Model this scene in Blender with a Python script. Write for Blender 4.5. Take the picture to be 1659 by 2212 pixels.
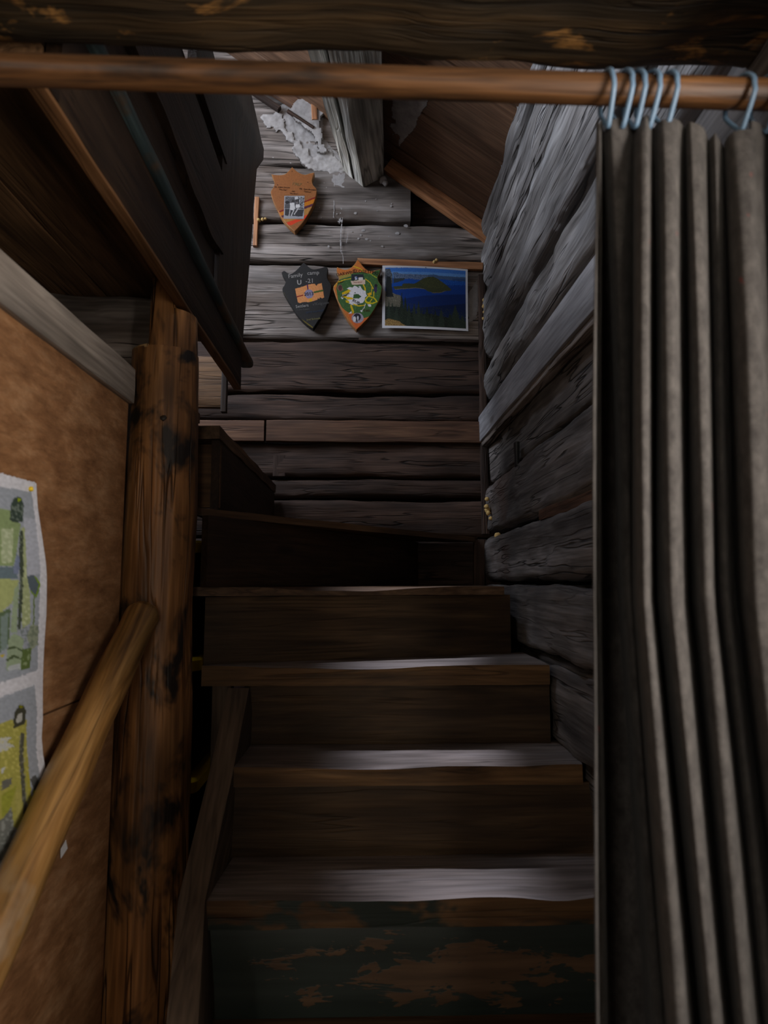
import bpy, bmesh, math, random
import numpy as np
from mathutils import Vector, Matrix, noise

for o in list(bpy.data.objects):
    bpy.data.objects.remove(o, do_unlink=True)
SC = bpy.context.scene
COL = SC.collection
V3 = Vector
EZ = 1.34                                   # eye height above the floor
FPX, CX, CY = 1400.0, 829.5, 1106.0         # focal length and centre in pixels of the 1659x2212 frame

# ------------------------------------------------------------------ camera
TH = math.atan(152.0 / FPX)
PS = math.atan(39.5 / FPX * math.cos(TH))
FW = V3((math.sin(PS) * math.cos(TH), math.cos(PS) * math.cos(TH), math.sin(TH)))
RT = V3((math.cos(PS), -math.sin(PS), 0))
UP = RT.cross(FW)
cam = bpy.data.cameras.new('camera')
cam.sensor_fit = 'VERTICAL'
cam.sensor_height = 36.0
cam.lens = FPX / 2212.0 * 36.0
cam.clip_start = 0.02
cam.dof.use_dof = True
cam.dof.focus_distance = 2.3
cam.dof.aperture_fstop = 4.5
camo = bpy.data.objects.new('camera', cam)
COL.objects.link(camo)
camo.matrix_world = Matrix(((RT.x, UP.x, -FW.x, 0), (RT.y, UP.y, -FW.y, 0), (RT.z, UP.z, -FW.z, EZ), (0, 0, 0, 1)))
SC.camera = camo

# ------------------------------------------------------------------ world, lights, exposure
wd = bpy.data.worlds.new('sky')
SC.world = wd
wd.use_nodes = True
wd.node_tree.nodes['Background'].inputs[0].default_value = (0.55, 0.7, 1.0, 1)
wd.node_tree.nodes['Background'].inputs[1].default_value = 0.25


def area(name, loc, target, sx, sy, power, color):
    l = bpy.data.lights.new(name, 'AREA')
    l.shape = 'RECTANGLE'
    l.size, l.size_y = sx, sy
    l.energy = power
    l.color = color
    ob = bpy.data.objects.new(name, l)
    COL.objects.link(ob)
    ob.location = loc
    ob.rotation_euler = (V3(target) - V3(loc)).to_track_quat('-Z', 'Y').to_euler()
    return ob


SKYL = (-0.345, 2.147)                        # centre (x, y) of the roof light over the stair head
area('roof_light_daylight', (-0.55, 2.42, EZ + 3.35), (-0.345, 2.147, EZ + 2.17), 0.09, 0.09, 165.0, (0.80, 0.84, 1.0))
area('upper_window_daylight', (-1.95, 1.5, EZ + 2.0), (0.5, 1.45, EZ + 1.0), 1.0, 1.3, 66.0, (0.80, 0.87, 1.0))
area('added_loft_fill', (-1.12, 1.42, EZ + 2.92), (0.35, 1.42, EZ + 0.75), 0.36, 0.48, 46.0, (0.72, 0.82, 1.0))  # added lamp over an unseen roof opening, brightens the right wall
area('rear_window_daylight', (-1.45, -2.62, EZ + 0.05), (-0.2, 1.2, EZ - 0.1), 0.36, 0.9, 15.0, (1.0, 0.9, 0.78))
area('added_rear_fill', (0.30, -2.62, EZ - 0.05), (-0.20, 1.2, EZ - 0.1), 0.34, 1.1, 9.0, (1.0, 0.88, 0.72))  # added lamp behind the camera, brightens the post and tote lids
area('side_window_daylight', (0.74, 0.16, EZ + 0.22), (-0.53, 0.75, EZ + 0.14), 0.36, 0.7, 14.0, (1.0, 0.9, 0.8))

SC.view_settings.view_transform = 'Standard'
SC.view_settings.look = 'None'
SC.view_settings.gamma = 1.0
SC.view_settings.use_curve_mapping = False
SC.view_settings.exposure = 0.0
SC.cycles.use_denoising = True
SC.cycles.max_bounces = 4
SC.cycles.diffuse_bounces = 2
SC.cycles.glossy_bounces = 1
SC.cycles.adaptive_threshold = 0.07
SC.cycles.caustics_reflective = False
SC.cycles.caustics_refractive = False


# ------------------------------------------------------------------ pixel -> place
def ray(px, py):
    return FW + RT * ((px - CX) / FPX) + UP * ((CY - py) / FPX)


CAMP = V3((0, 0, EZ))


def atY(px, py, y):
    r = ray(px, py)
    return CAMP + r * (y / r.y)


def atX(px, py, x):
    r = ray(px, py)
    return CAMP + r * (x / r.x)


def atZ(px, py, z):
    r = ray(px, py)
    return CAMP + r * ((z - EZ) / r.z)


def proj(p):
    d = V3(p) - CAMP
    w = d.dot(FW)
    return CX + FPX * d.dot(RT) / w, CY - FPX * d.dot(UP) / w


# ------------------------------------------------------------------ object helpers
def put(o, parent=None, label=None, cat=None, group=None, kind=None):
    if parent is not None:
        o.parent = parent
        o.matrix_parent_inverse = WM[parent.name].inverted()
    if label:
        o['label'] = label
    if cat:
        o['category'] = cat
    if group:
        o['group'] = group
    if kind:
        o['kind'] = kind
    return o


WM = {}


def empty(name, loc, **kw):
    o = bpy.data.objects.new(name, None)
    COL.objects.link(o)
    o.empty_display_size = 0.05
    o.location = loc
    WM[o.name] = Matrix.Translation(V3(loc))
    return put(o, **kw)


def mk(name, verts, faces, mat, xaxis=(1, 0, 0), zhint=(0, 0, 1), origin=None, smooth=35, colors=None, **kw):
    """One mesh object from world-space vertices; its local x runs along the grain."""
    x = V3(xaxis).normalized()
    z = V3(zhint)
    z = (z - x * z.dot(x)).normalized()
    y = z.cross(x)
    vs = [V3(v) for v in verts]
    if origin is None:
        lo = V3((min(v.x for v in vs), min(v.y for v in vs), min(v.z for v in vs)))
        hi = V3((max(v.x for v in vs), max(v.y for v in vs), max(v.z for v in vs)))
        origin = (lo + hi) / 2
    M = Matrix(((x.x, y.x, z.x, origin[0]), (x.y, y.y, z.y, origin[1]), (x.z, y.z, z.z, origin[2]), (0, 0, 0, 1)))
    Mi = M.inverted()
    me = bpy.data.meshes.new(name)
    me.from_pydata([Mi @ v for v in vs], [], faces)
    me.update()
    bm = bmesh.new()
    bm.from_mesh(me)
    bmesh.ops.recalc_face_normals(bm, faces=bm.faces)
    bm.to_mesh(me)
    bm.free()
    if colors is not None:
        ca = me.color_attributes.new('paint', 'FLOAT_COLOR', 'POINT')
        ca.data.foreach_set('color', np.asarray(colors, dtype=np.float32).ravel())
    if smooth:
        me.polygons.foreach_set('use_smooth', [True] * len(me.polygons))
        me.set_sharp_from_angle(angle=math.radians(smooth))
    if mat:
        me.materials.append(MAT[mat])
    o = bpy.data.objects.new(name, me)
    COL.objects.link(o)
    o.matrix_world = M
    WM[o.name] = M
    return put(o, **kw)


def rrect(w, h, r, n=3, arc=3):
    """Points round a rounded rectangle, extra points along the sides."""
    r = min(r, w * .49, h * .49)
    pts = []
    for (cx, cz, a0) in ((w / 2 - r, h / 2 - r, 0), (-w / 2 + r, h / 2 - r, 90), (-w / 2 + r, -h / 2 + r, 180), (w / 2 - r, -h / 2 + r, 270)):
        for k in range(arc + 1):
            a = math.radians(a0 + 90 * k / arc)
            pts.append((cx + r * math.cos(a), cz + r * math.sin(a)))
    out = []
    for i, p in enumerate(pts):
        q = pts[(i + 1) % len(pts)]
        out.append(p)
        d = math.hypot(q[0] - p[0], q[1] - p[1])
        if d > max(w, h) * 0.22:
            for k in range(1, n + 1):
                t = k / (n + 1)
                out.append((p[0] + (q[0] - p[0]) * t, p[1] + (q[1] - p[1]) * t))
    return out


RND = random.Random(7)


def timber(name, A, B, w, h, mat, up=(0, 0, 1), r=0.004, seg=28, n=3, arc=2, rough=0.0015, wav=0.003, taper=1.0, mod=None, **kw):
    """A board, beam or log from A to B; w across, h along 'up'; hewn roughness from noise."""
    A, B = V3(A), V3(B)
    x = (B - A).normalized()
    L = (B - A).length
    z = V3(up)
    z = (z - x * z.dot(x)).normalized()
    y = z.cross(x)
    sec = rrect(w, h, r, n, arc)
    m = len(sec)
    sd = V3((RND.uniform(0, 90), RND.uniform(0, 90), RND.uniform(0, 90)))
    vs = []
    for i in range(seg + 1):
        t = i / seg
        k = 1 + (taper - 1) * t
        wy = wav * noise.noise(V3((t * L * 2.2, 3.1, 0)) + sd)
        wz = wav * noise.noise(V3((t * L * 2.2, 9.7, 0)) + sd)
        for (sy, sz) in sec:
            nn = noise.fractal(V3((t * L * 5.0, sy * 14, sz * 14)) + sd, 1.0, 2.0, 3)
            edge = wav * 0.9 * noise.noise(V3((t * L * 5.0, 20 + (1 if sz > 0 else -1), 0)) + sd) * (1 if sz > 0 else -1)
            l = math.hypot(sy, sz) or 1
            py, pz = sy * k + wy + rough * nn * sy / l * 2, sz * k + wz + edge + rough * nn * sz / l * 2
            c = V3((t * L, py, pz))
            if mod:
                c = mod(c, t)
            vs.append(A + x * c.x + y * c.y + z * c.z)
    fs = []
    for i in range(seg):
        for j in range(m):
            a, b = i * m + j, i * m + (j + 1) % m
            fs.append((a, b, b + m, a + m))
    fs.append(tuple(range(m)))
    fs.append(tuple(seg * m + j for j in range(m)))
    return mk(name, vs, fs, mat, xaxis=x, zhint=z, origin=(A + B) / 2, **kw)


def box(name, lo, hi, mat, **kw):
    x0, y0, z0 = lo
    x1, y1, z1 = hi
    vs = [(x0, y0, z0), (x1, y0, z0), (x1, y1, z0), (x0, y1, z0), (x0, y0, z1), (x1, y0, z1), (x1, y1, z1), (x0, y1, z1)]
    fs = [(0, 3, 2, 1), (4, 5, 6, 7), (0, 1, 5, 4), (1, 2, 6, 5), (2, 3, 7, 6), (3, 0, 4, 7)]
    return mk(name, vs, fs, mat, smooth=0, **kw)


def join_boxes(name, boxes, mat, **kw):
    vs, fs = [], []
    for lo, hi in boxes:
        x0, y0, z0 = lo
        x1, y1, z1 = hi
        b = len(vs)
        vs += [(x0, y0, z0), (x1, y0, z0), (x1, y1, z0), (x0, y1, z0), (x0, y0, z1), (x1, y0, z1), (x1, y1, z1), (x0, y1, z1)]
        fs += [tuple(b + i for i in f) for f in ((0, 3, 2, 1), (4, 5, 6, 7), (0, 1, 5, 4), (1, 2, 6, 5), (2, 3, 7, 6), (3, 0, 4, 7))]
    return mk(name, vs, fs, mat, smooth=0, **kw)


def loft(name, rings, mat, closed_ring=True, cap=True, **kw):
    m = len(rings[0])
    vs = [p for r in rings for p in r]
    fs = []
    for i in range(len(rings) - 1):
        for j in range(m if closed_ring else m - 1):
            a, b = i * m + j, i * m + (j + 1) % m
            fs.append((a, b, b + m, a + m))
    if cap and closed_ring:
        fs.append(tuple(range(m)))
        fs.append(tuple((len(rings) - 1) * m + j for j in range(m)))
    return mk(name, vs, fs, mat, **kw)


def tube(name, pts, rad, mat, sides=8, closed=False, flat=1.0, **kw):
    pts = [V3(p) for p in pts]
    n = len(pts)
    rings = []
    ref = V3((1, 0, 0.13)).normalized()
    for i, p in enumerate(pts):
        a = pts[(i - 1) % n] if (closed or i > 0) else p
        b = pts[(i + 1) % n] if (closed or i < n - 1) else p
        d = (b - a).normalized()
        u = (ref - d * ref.dot(d)).normalized()
        v = d.cross(u)
        rr = rad(i / (n - 1)) if callable(rad) else rad
        rings.append([p + u * (rr * flat * math.cos(2 * math.pi * k / sides)) + v * (rr * math.sin(2 * math.pi * k / sides)) for k in range(sides)])
    if closed:
        rings.append(rings[0])
    return loft(name, rings, mat, cap=not closed, **kw)


def slab(name, outline, thick, mat, front=None, xaxis=(1, 0, 0), wear=None, seg=14, rough=0.0012, **kw):
    """A board with a free four-cornered plan: outline = front-left, front-right, back-right, back-left (world, top face)."""
    a, b, c, d = [V3(p) for p in outline]
    nx, ny = seg * 2, 6
    sd = V3((RND.uniform(0, 90), RND.uniform(0, 90), 0))
    vs, fs = [], []
    lay = []
    for L in (0, 1):
        g = []
        for j in range(ny + 1):
            row = []
            for i in range(nx + 1):
                u, v = i / nx, j / ny
                p = (a * (1 - u) + b * u) * (1 - v) + (d * (1 - u) + c * u) * v
                nn = noise.fractal(V3((u * 8, v * 3, L * 5)) + sd, 1.0, 2.0, 3)
                if L == 0:
                    p = p + V3((0, 0, rough * nn))
                    if wear:
                        p.z -= wear(u) * max(0.0, 1 - v * 2.2) ** 1.5
                else:
                    p = p - V3((0, 0, thick + rough * nn))
                if j == 0:
                    p += (a - d).normalized() * (0.003 * noise.noise(V3((u * 7, 4.2, L)) + sd))
                row.append(len(vs))
                vs.append(p)
            g.append(row)
        lay.append(g)
    for g in lay:
        for j in range(ny):
            for i in range(nx):
                fs.append((g[j][i], g[j][i + 1], g[j + 1][i + 1], g[j + 1][i]))
    t, bt = lay
    for i in range(nx):
        fs.append((t[0][i], t[0][i + 1], bt[0][i + 1], bt[0][i]))
        fs.append((t[ny][i], t[ny][i + 1], bt[ny][i + 1], bt[ny][i]))
    for j in range(ny):
        fs.append((t[j][0], t[j + 1][0], bt[j + 1][0], bt[j][0]))
        fs.append((t[j][nx], t[j + 1][nx], bt[j + 1][nx], bt[j][nx]))
    o = mk(name, vs, fs, mat, xaxis=xaxis, smooth=40, **kw)
    if front:
        o.data.materials.append(MAT[front])
        n2 = nx * ny * 2
        for i in range(nx):
            o.data.polygons[n2 + 2 * i].material_index = 1
    return o


# ------------------------------------------------------------------ materials
MAT = {}


def srgb(r, g, b):
    f = lambda c: (c / 255 / 12.92) if c / 255 <= 0.04045 else ((c / 255 + 0.055) / 1.055) ** 2.4
    return (f(r), f(g), f(b), 1.0)


class NT:
    def __init__(s, name):
        s.m = bpy.data.materials.new(name)
        s.m.use_nodes = True
        s.t = s.m.node_tree
        s.b = s.t.nodes['Principled BSDF']
        MAT[name] = s.m

    def n(s, typ, **kw):
        nd = s.t.nodes.new(typ)
        for k, v in kw.items():
            setattr(nd, k, v)
        return nd

    def l(s, a, b):
        s.t.links.new(a, b)

    def val(s, nd, **kw):
        for k, v in kw.items():
            nd.inputs[k].default_value = v
        return nd

    def coords(s, scale, rnd=True):
        tc = s.n('ShaderNodeTexCoord')
        mp = s.n('ShaderNodeMapping')
        mp.inputs['Scale'].default_value = scale
        if rnd:
            oi = s.n('ShaderNodeObjectInfo')
            sc = s.n('ShaderNodeVectorMath', operation='SCALE')
            sc.inputs[0].default_value = (37.0, 21.0, 53.0)
            s.l(oi.outputs['Random'], sc.inputs['Scale'])
            ad = s.n('ShaderNodeVectorMath', operation='ADD')
            s.l(tc.outputs['Object'], ad.inputs[0])
            s.l(sc.outputs[0], ad.inputs[1])
            s.l(ad.outputs[0], mp.inputs['Vector'])
        else:
            s.l(tc.outputs['Object'], mp.inputs['Vector'])
        return mp.outputs[0]

    def noise(s, vec, scale=1.0, detail=5.0, rough=0.6, dist=0.0):
        nd = s.n('ShaderNodeTexNoise')
        s.val(nd, Scale=scale, Detail=detail, Roughness=rough, Distortion=dist)
        s.l(vec, nd.inputs['Vector'])
        return nd.outputs['Fac']

    def ramp(s, fac, stops):
        r = s.n('ShaderNodeValToRGB')
        el = r.color_ramp.elements
        while len(el) < len(stops):
            el.new(0.5)
        for e, (p, c) in zip(el, stops):
            e.position = p
            e.color = c if len(c) == 4 else (*c, 1)
        s.l(fac, r.inputs[0])
        return r.outputs[0]

    def mix(s, fac, a, b, mode='MIX'):
        m = s.n('ShaderNodeMix', data_type='RGBA', blend_type=mode)
        for sock, v in ((m.inputs[0], fac), (m.inputs[6], a), (m.inputs[7], b)):
            if isinstance(v, bpy.types.NodeSocket):
                s.l(v, sock)
            else:
                sock.default_value = v
        return m.outputs[2]

    def bump(s, h, strength, dist=0.004, prev=None):
        b = s.n('ShaderNodeBump')
        s.val(b, Strength=strength, Distance=dist)
        s.l(h, b.inputs['Height'])
        if prev is not None:
            s.l(prev, b.inputs['Normal'])
        return b.outputs[0]


def wood(name, dark, mid, light, rough=0.75, grain=1.0, bump=0.5, blotch=None, crack=0.6, spec=0.3, knots=0.7, tone=0.5, swirl=1.2):
    """Sawn or hewn wood, grain along local x: streaks, fine fibre, knots, drying cracks and blotches of dirt or old paint."""
    k = NT(name)
    base = k.coords((1, 1, 1))

    def sc(v):
        m = k.n('ShaderNodeVectorMath', operation='MULTIPLY')
        k.l(base, m.inputs[0])
        m.inputs[1].default_value = v
        return m.outputs[0]
    f1 = k.noise(sc((1.6 * grain, 16 * grain, 16 * grain)), 1.0, 3, 0.65, swirl)
    f2 = k.noise(sc((5 * grain, 110 * grain, 110 * grain)), 1.0, 1.5, 0.6)
    f3 = k.noise(sc((3.0, 4.2, 4.2)), 1.0, 2, 0.6)
    col = k.ramp(f1, [(0.3, dark), (0.5, mid), (0.72, light)])
    lo = 1 - tone
    mott = k.ramp(f3, [(0.3, (lo, lo, lo)), (0.7, (1.35, 1.3, 1.25))])
    fin = k.ramp(f2, [(0.25, (0.5, 0.5, 0.5)), (0.7, (1.25, 1.25, 1.25))])
    col = k.mix(0.75, col, fin, 'MULTIPLY')
    col = k.mix(0.8, col, mott, 'MULTIPLY')
    hgt = k.n('ShaderNodeMath', operation='MULTIPLY_ADD')
    k.l(f2, hgt.inputs[0])
    hgt.inputs[1].default_value = 0.35
    k.l(f1, hgt.inputs[2])
    hgt = hgt.outputs[0]
    if crack:
        # drying cracks: thin lines where a stretched noise crosses its middle
        f4 = k.noise(sc((1.5, 26, 26)), 1.0, 2, 0.55, swirl * .5)
        cr = k.ramp(f4, [(0.475, (1, 1, 1)), (0.497, (0, 0, 0)), (0.503, (0, 0, 0)), (0.525, (1, 1, 1))])
        gate = k.ramp(f3, [(0.42, (1, 1, 1)), (0.58, (0, 0, 0))])
        cr2 = k.mix(gate, cr, (1, 1, 1, 1))
        col = k.mix(crack, col, cr2, 'MULTIPLY')
        h2 = k.n('ShaderNodeMath', operation='MULTIPLY_ADD')
        k.l(cr2, h2.inputs[0])
        h2.inputs[1].default_value = crack * .8
        k.l(hgt, h2.inputs[2])
        hgt = h2.outputs[0]
    if knots:
        vo = k.n('ShaderNodeTexVoronoi')
        vo.inputs['Scale'].default_value = 1.0
        k.l(sc((3.0, 9, 9)), vo.inputs['Vector'])
        kn = k.ramp(vo.outputs['Distance'], [(0.06, (0.25, 0.2, 0.17)), (0.12, (0.55, 0.5, 0.45)), (0.17, (1, 1, 1))])
        wsel = k.ramp(vo.outputs['Color'], [(0.62, (0, 0, 0)), (0.66, (1, 1, 1))])
        kk = k.mix(wsel, (1, 1, 1, 1), kn)
        col = k.mix(knots, col, kk, 'MULTIPLY')
    if blotch:
        bc, lo_, hi_, bs = blotch
        fb = k.noise(sc((bs * 0.55, bs, bs)), 1.0, 4, 0.66, 0.4)
        fm = k.ramp(fb, [(lo_, (0, 0, 0)), (hi_, (1, 1, 1))])
        col = k.mix(fm, col, bc)
    k.l(col, k.b.inputs['Base Color'])
    k.b.inputs['Roughness'].default_value = rough
    k.b.inputs['Specular IOR Level'].default_value = spec
    k.l(k.bump(hgt, bump, 0.006), k.b.inputs['Normal'])
    return k


def plain(name, col, rough=0.6, spec=0.3, var=0.25, scale=20, bump=0.0, metal=0.0):
    k = NT(name)
    f = k.noise(k.coords((scale, scale, scale)), 1.0, 4, 0.6)
    c = k.ramp(f, [(0.3, tuple(x * (1 - var) for x in col[:3])), (0.7, tuple(min(1, x * (1 + var)) for x in col[:3]))])
    k.l(c, k.b.inputs['Base Color'])
    k.b.inputs['Roughness'].default_value = rough
    k.b.inputs['Specular IOR Level'].default_value = spec
    k.b.inputs['Metallic'].default_value = metal
    if bump:
        k.l(k.bump(f, bump, 0.004), k.b.inputs['Normal'])
    return k


def paint_mat(name, rough=0.55, spec=0.3):
    k = NT(name)
    a = k.n('ShaderNodeVertexColor', layer_name='paint')
    k.l(a.outputs['Color'], k.b.inputs['Base Color'])
    k.b.inputs['Roughness'].default_value = rough
    k.b.inputs['Specular IOR Level'].default_value = spec
    return k


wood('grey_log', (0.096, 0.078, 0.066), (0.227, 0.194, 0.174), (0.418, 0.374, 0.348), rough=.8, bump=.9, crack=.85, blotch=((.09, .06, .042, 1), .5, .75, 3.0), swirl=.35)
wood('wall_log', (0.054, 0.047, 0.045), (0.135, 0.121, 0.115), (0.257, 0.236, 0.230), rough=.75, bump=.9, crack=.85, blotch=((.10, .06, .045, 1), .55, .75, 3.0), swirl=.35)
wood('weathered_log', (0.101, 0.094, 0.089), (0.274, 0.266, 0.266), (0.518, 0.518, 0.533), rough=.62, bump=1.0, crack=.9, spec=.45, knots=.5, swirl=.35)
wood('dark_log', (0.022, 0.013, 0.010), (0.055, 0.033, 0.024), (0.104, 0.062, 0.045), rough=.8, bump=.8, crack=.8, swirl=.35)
wood('red_plank', (.05, .025, .015), (.11, .055, .032), (.17, .09, .05), rough=.7, bump=.4)
wood('roof_plank', (0.112, 0.060, 0.035), (0.161, 0.088, 0.051), (0.205, 0.117, 0.069), rough=.6, bump=.2, crack=.15, knots=.9, tone=.35)
wood('orange_trim', (0.262, 0.112, 0.053), (0.488, 0.225, 0.104), (0.675, 0.338, 0.159), rough=.6, bump=.35, crack=.3)
wood('brown_plank', (0.075, 0.039, 0.018), (0.165, 0.090, 0.042), (0.270, 0.150, 0.072), rough=.65, bump=.4, crack=.5)
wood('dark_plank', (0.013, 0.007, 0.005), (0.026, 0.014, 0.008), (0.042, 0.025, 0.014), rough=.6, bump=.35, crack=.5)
wood('fascia_lit_wood', (.10, .048, .018), (.16, .08, .034), (.24, .13, .06), rough=.6, bump=.3, crack=.3)  # orange of the fascia's lit underside, put into the colour
wood('teal_edge', (.03, .045, .05), (.045, .07, .075), (.07, .10, .10), rough=.6, bump=.3, crack=.3, blotch=((.08, .05, .03, 1), .5, .6, 6))
wood('post_log', (0.115, 0.053, 0.019), (0.344, 0.161, 0.057), (0.689, 0.354, 0.144), rough=.45, bump=.8, crack=.8, spec=.4, grain=1.0, tone=.75, blotch=((.02, .014, .010, 1), .50, .60, 9.0), swirl=.35)
wood('beam_log', (.02, .015, .009), (.05, .034, .018), (.10, .06, .025), rough=.7, bump=.9, crack=.6, blotch=((.34, .17, .05, 1), .60, .70, 16.0))
wood('rod_wood', (0.017, 0.009, 0.005), (0.093, 0.041, 0.014), (0.162, 0.075, 0.027), rough=.45, bump=.2, crack=.0, knots=.0, spec=.4, grain=2.2, tone=.3)
wood('rail_wood', (.12, .055, .016), (.30, .155, .046), (.46, .265, .095), rough=.45, bump=.4, crack=.45, spec=.45, blotch=((.34, .25, .16, 1), .55, .72, 7))
wood('tread_wood', (0.128, 0.102, 0.088), (0.224, 0.188, 0.172), (0.320, 0.282, 0.272), rough=.6, bump=.3, crack=.35, knots=.9)
wood('tread_brown', (0.068, 0.038, 0.021), (0.128, 0.076, 0.043), (0.204, 0.128, 0.076), rough=.6, bump=.35, crack=.4)
wood('nosing_brown', (.05, .026, .012), (.12, .066, .028), (.20, .115, .05), rough=.6, bump=.4, crack=.5)
wood('nosing_green', (.05, .026, .012), (.10, .055, .025), (.16, .09, .04), rough=.6, bump=.4, crack=.4, blotch=((.018, .026, .022, 1), .47, .53, 7))
wood('riser_wood', (0.032, 0.018, 0.008), (0.062, 0.037, 0.018), (0.099, 0.062, 0.032), rough=.65, bump=.45, crack=.5, knots=.8)
wood('riser_dark', (0.022, 0.012, 0.008), (0.041, 0.023, 0.013), (0.061, 0.034, 0.020), rough=.65, bump=.3, crack=.4)
wood('stringer_wood', (.06, .042, .03), (.10, .072, .052), (.15, .11, .08), rough=.7, bump=.4, crack=.4)
wood('grey_board', (.22, .22, .235), (.34, .345, .37), (.46, .47, .50), rough=.5, bump=.2, crack=.3, spec=.5, knots=.8, tone=.3)
wood('batten_wood', (.17, .15, .13), (.31, .275, .245), (.44, .40, .36), rough=.6, bump=.3, crack=.2, tone=.5)
wood('purlin_wood', (0.210, 0.202, 0.175), (0.525, 0.507, 0.447), (0.800, 0.800, 0.770), rough=.7, bump=1.1, crack=.5, knots=.0, swirl=.35)
wood('plaque_wood', (0.225, 0.098, 0.034), (0.338, 0.158, 0.056), (0.413, 0.210, 0.083), rough=.5, bump=.15, crack=.0, knots=.2, tone=.2)
wood('end_grain', (.35, .2, .08), (.55, .36, .17), (.7, .5, .28), rough=.7, bump=.5, crack=.2, knots=0)
nt_ = NT('riser_green_worn')
nz_ = nt_.noise(nt_.coords((9, 30, 30), False), 1.0, 4, .68, .4)
tc_ = nt_.n('ShaderNodeTexCoord')
mp2 = nt_.n('ShaderNodeMapping')
mp2.inputs['Location'].default_value = (-.06 / .24, 0, .012 / .05)
mp2.inputs['Scale'].default_value = (1 / .24, 0, 1 / .05)
nt_.l(tc_.outputs['Object'], mp2.inputs['Vector'])
ln_ = nt_.n('ShaderNodeVectorMath', operation='LENGTH')
nt_.l(mp2.outputs[0], ln_.inputs[0])
ma_ = nt_.n('ShaderNodeMath', operation='MULTIPLY_ADD')
nt_.l(ln_.outputs['Value'], ma_.inputs[0])
ma_.inputs[1].default_value = -.16
nt_.l(nz_, ma_.inputs[2])
wear_ = nt_.ramp(ma_.outputs[0], [(.335, (0, 0, 0)), (.365, (1, 1, 1))])
gr_ = nt_.ramp(nt_.noise(nt_.coords((2, 40, 40), False), 1.0, 3, .6), [(.3, (.012, .020, .017)), (.7, (.024, .036, .031))])
br_ = nt_.ramp(nt_.noise(nt_.coords((4, 60, 60), False), 1.0, 3, .6), [(.3, (.06, .033, .017)), (.7, (.13, .075, .04))])
nt_.l(nt_.mix(wear_, gr_, br_), nt_.b.inputs['Base Color'])
nt_.b.inputs['Roughness'].default_value = .55
nt_.l(nt_.bump(wear_, .3, .001), nt_.b.inputs['Normal'])
plain('plaster', (.38, .355, .34, 1), .9, .15, .25, 25, .6)
plain('plaster_grey', (.33, .31, .30, 1), .85, .2, .25, 25, .5)
plain('chinking', (.03, .025, .022, 1), .95, .1, .4, 12, .5)
plain('foam', (.62, .42, .16, 1), .8, .3, .2, 60, .4)
plain('black_plastic', (.008, .008, .009, 1), .4, .4, .1, 8)
plain('yellow_plastic', (.85, .56, .012, 1), .4, .5, .05, 8)
plain('ring_plastic', (.13, .22, .33, 1), .35, .5, .1, 30)
plain('pin_yellow', (.85, .6, .01, 1), .35, .5, .02, 8)
plain('paper_white', (.75, .75, .76, 1), .6, .3, .04, 8)
plain('ink_black', (.012, .010, .009, 1), .6, .2, .05, 8)
plain('ink_brown', (.06, .022, .008, 1), .6, .2, .05, 8)
plain('ink_faint', (.17, .115, .045, 1), .6, .2, .05, 8)
plain('chalk', (.30, .28, .26, 1), .7, .2, .1, 60)
plain('chalk_blue', (.03, .045, .075, 1), .7, .2, .1, 60)
plain('chalk_dim', (.085, .08, .075, 1), .7, .2, .1, 60)
plain('chalk_yellow', (.19, .165, .06, 1), .7, .2, .1, 60)
plain('plaque_black', (.013, .012, .011, 1), .5, .3, .2, 20)
plain('plaque_edge_yellow', (.34, .23, .03, 1), .5, .3, .2, 20)
plain('room_wall', (.30, .25, .20, 1), .8, .2, .15, 4)
plain('room_floor', (.14, .08, .045, 1), .6, .3, .2, 4)
paint_mat('print', .45, .35)
paint_mat('plaque_paint', .5, .3)

# fibreboard panel of the left wall
k = NT('fibreboard')
a = k.noise(k.coords((9, 9, 26), False), 1.0, 5, .72, .25)
b_ = k.noise(k.coords((60, 28, 110), False), 1.0, 3, .7)
c_ = k.noise(k.coords((2.5, 2.5, 2.5), False), 1.0, 3, .5)
col = k.ramp(a, [(.3, (.17, .078, .034)), (.5, (.29, .145, .066)), (.7, (.42, .24, .125))])
col = k.mix(.5, col, k.ramp(b_, [(.3, (.6, .6, .6)), (.7, (1.3, 1.3, 1.3))]), 'MULTIPLY')
col = k.mix(.5, col, k.ramp(c_, [(.3, (.7, .7, .65)), (.7, (1.25, 1.2, 1.15))]), 'MULTIPLY')
k.l(col, k.b.inputs['Base Color'])
k.b.inputs['Roughness'].default_value = .5
k.b.inputs['Specular IOR Level'].default_value = .4
k.l(k.bump(b_, .3, .002), k.b.inputs['Normal'])

# felted wool of the curtain
k = NT('wool')
a = k.noise(k.coords((60, 60, 45), False), 1.0, 4, .75)
b_ = k.noise(k.coords((700, 700, 700), False), 1.0, 2, .6)
sp = k.noise(k.coords((55, 55, 30), False), 1.0, 2, .5)
col = k.ramp(a, [(.28, (.034, .031, .030)), (.5, (.066, .061, .058)), (.74, (.108, .100, .094))])
col = k.mix(.5, col, k.ramp(b_, [(.3, (.65, .65, .65)), (.7, (1.3, 1.3, 1.3))]), 'MULTIPLY')
col = k.mix(k.ramp(sp, [(.74, (0, 0, 0)), (.77, (.5, .5, .5))]), col, (.30, .035, .03, 1))
k.l(col, k.b.inputs['Base Color'])
k.b.inputs['Roughness'].default_value = .95
k.b.inputs['Specular IOR Level'].default_value = .1
k.b.inputs['Sheen Weight'].default_value = .08
k.b.inputs['Sheen Roughness'].default_value = .6
k.l(k.bump(b_, .5, .001), k.b.inputs['Normal'])

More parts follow.
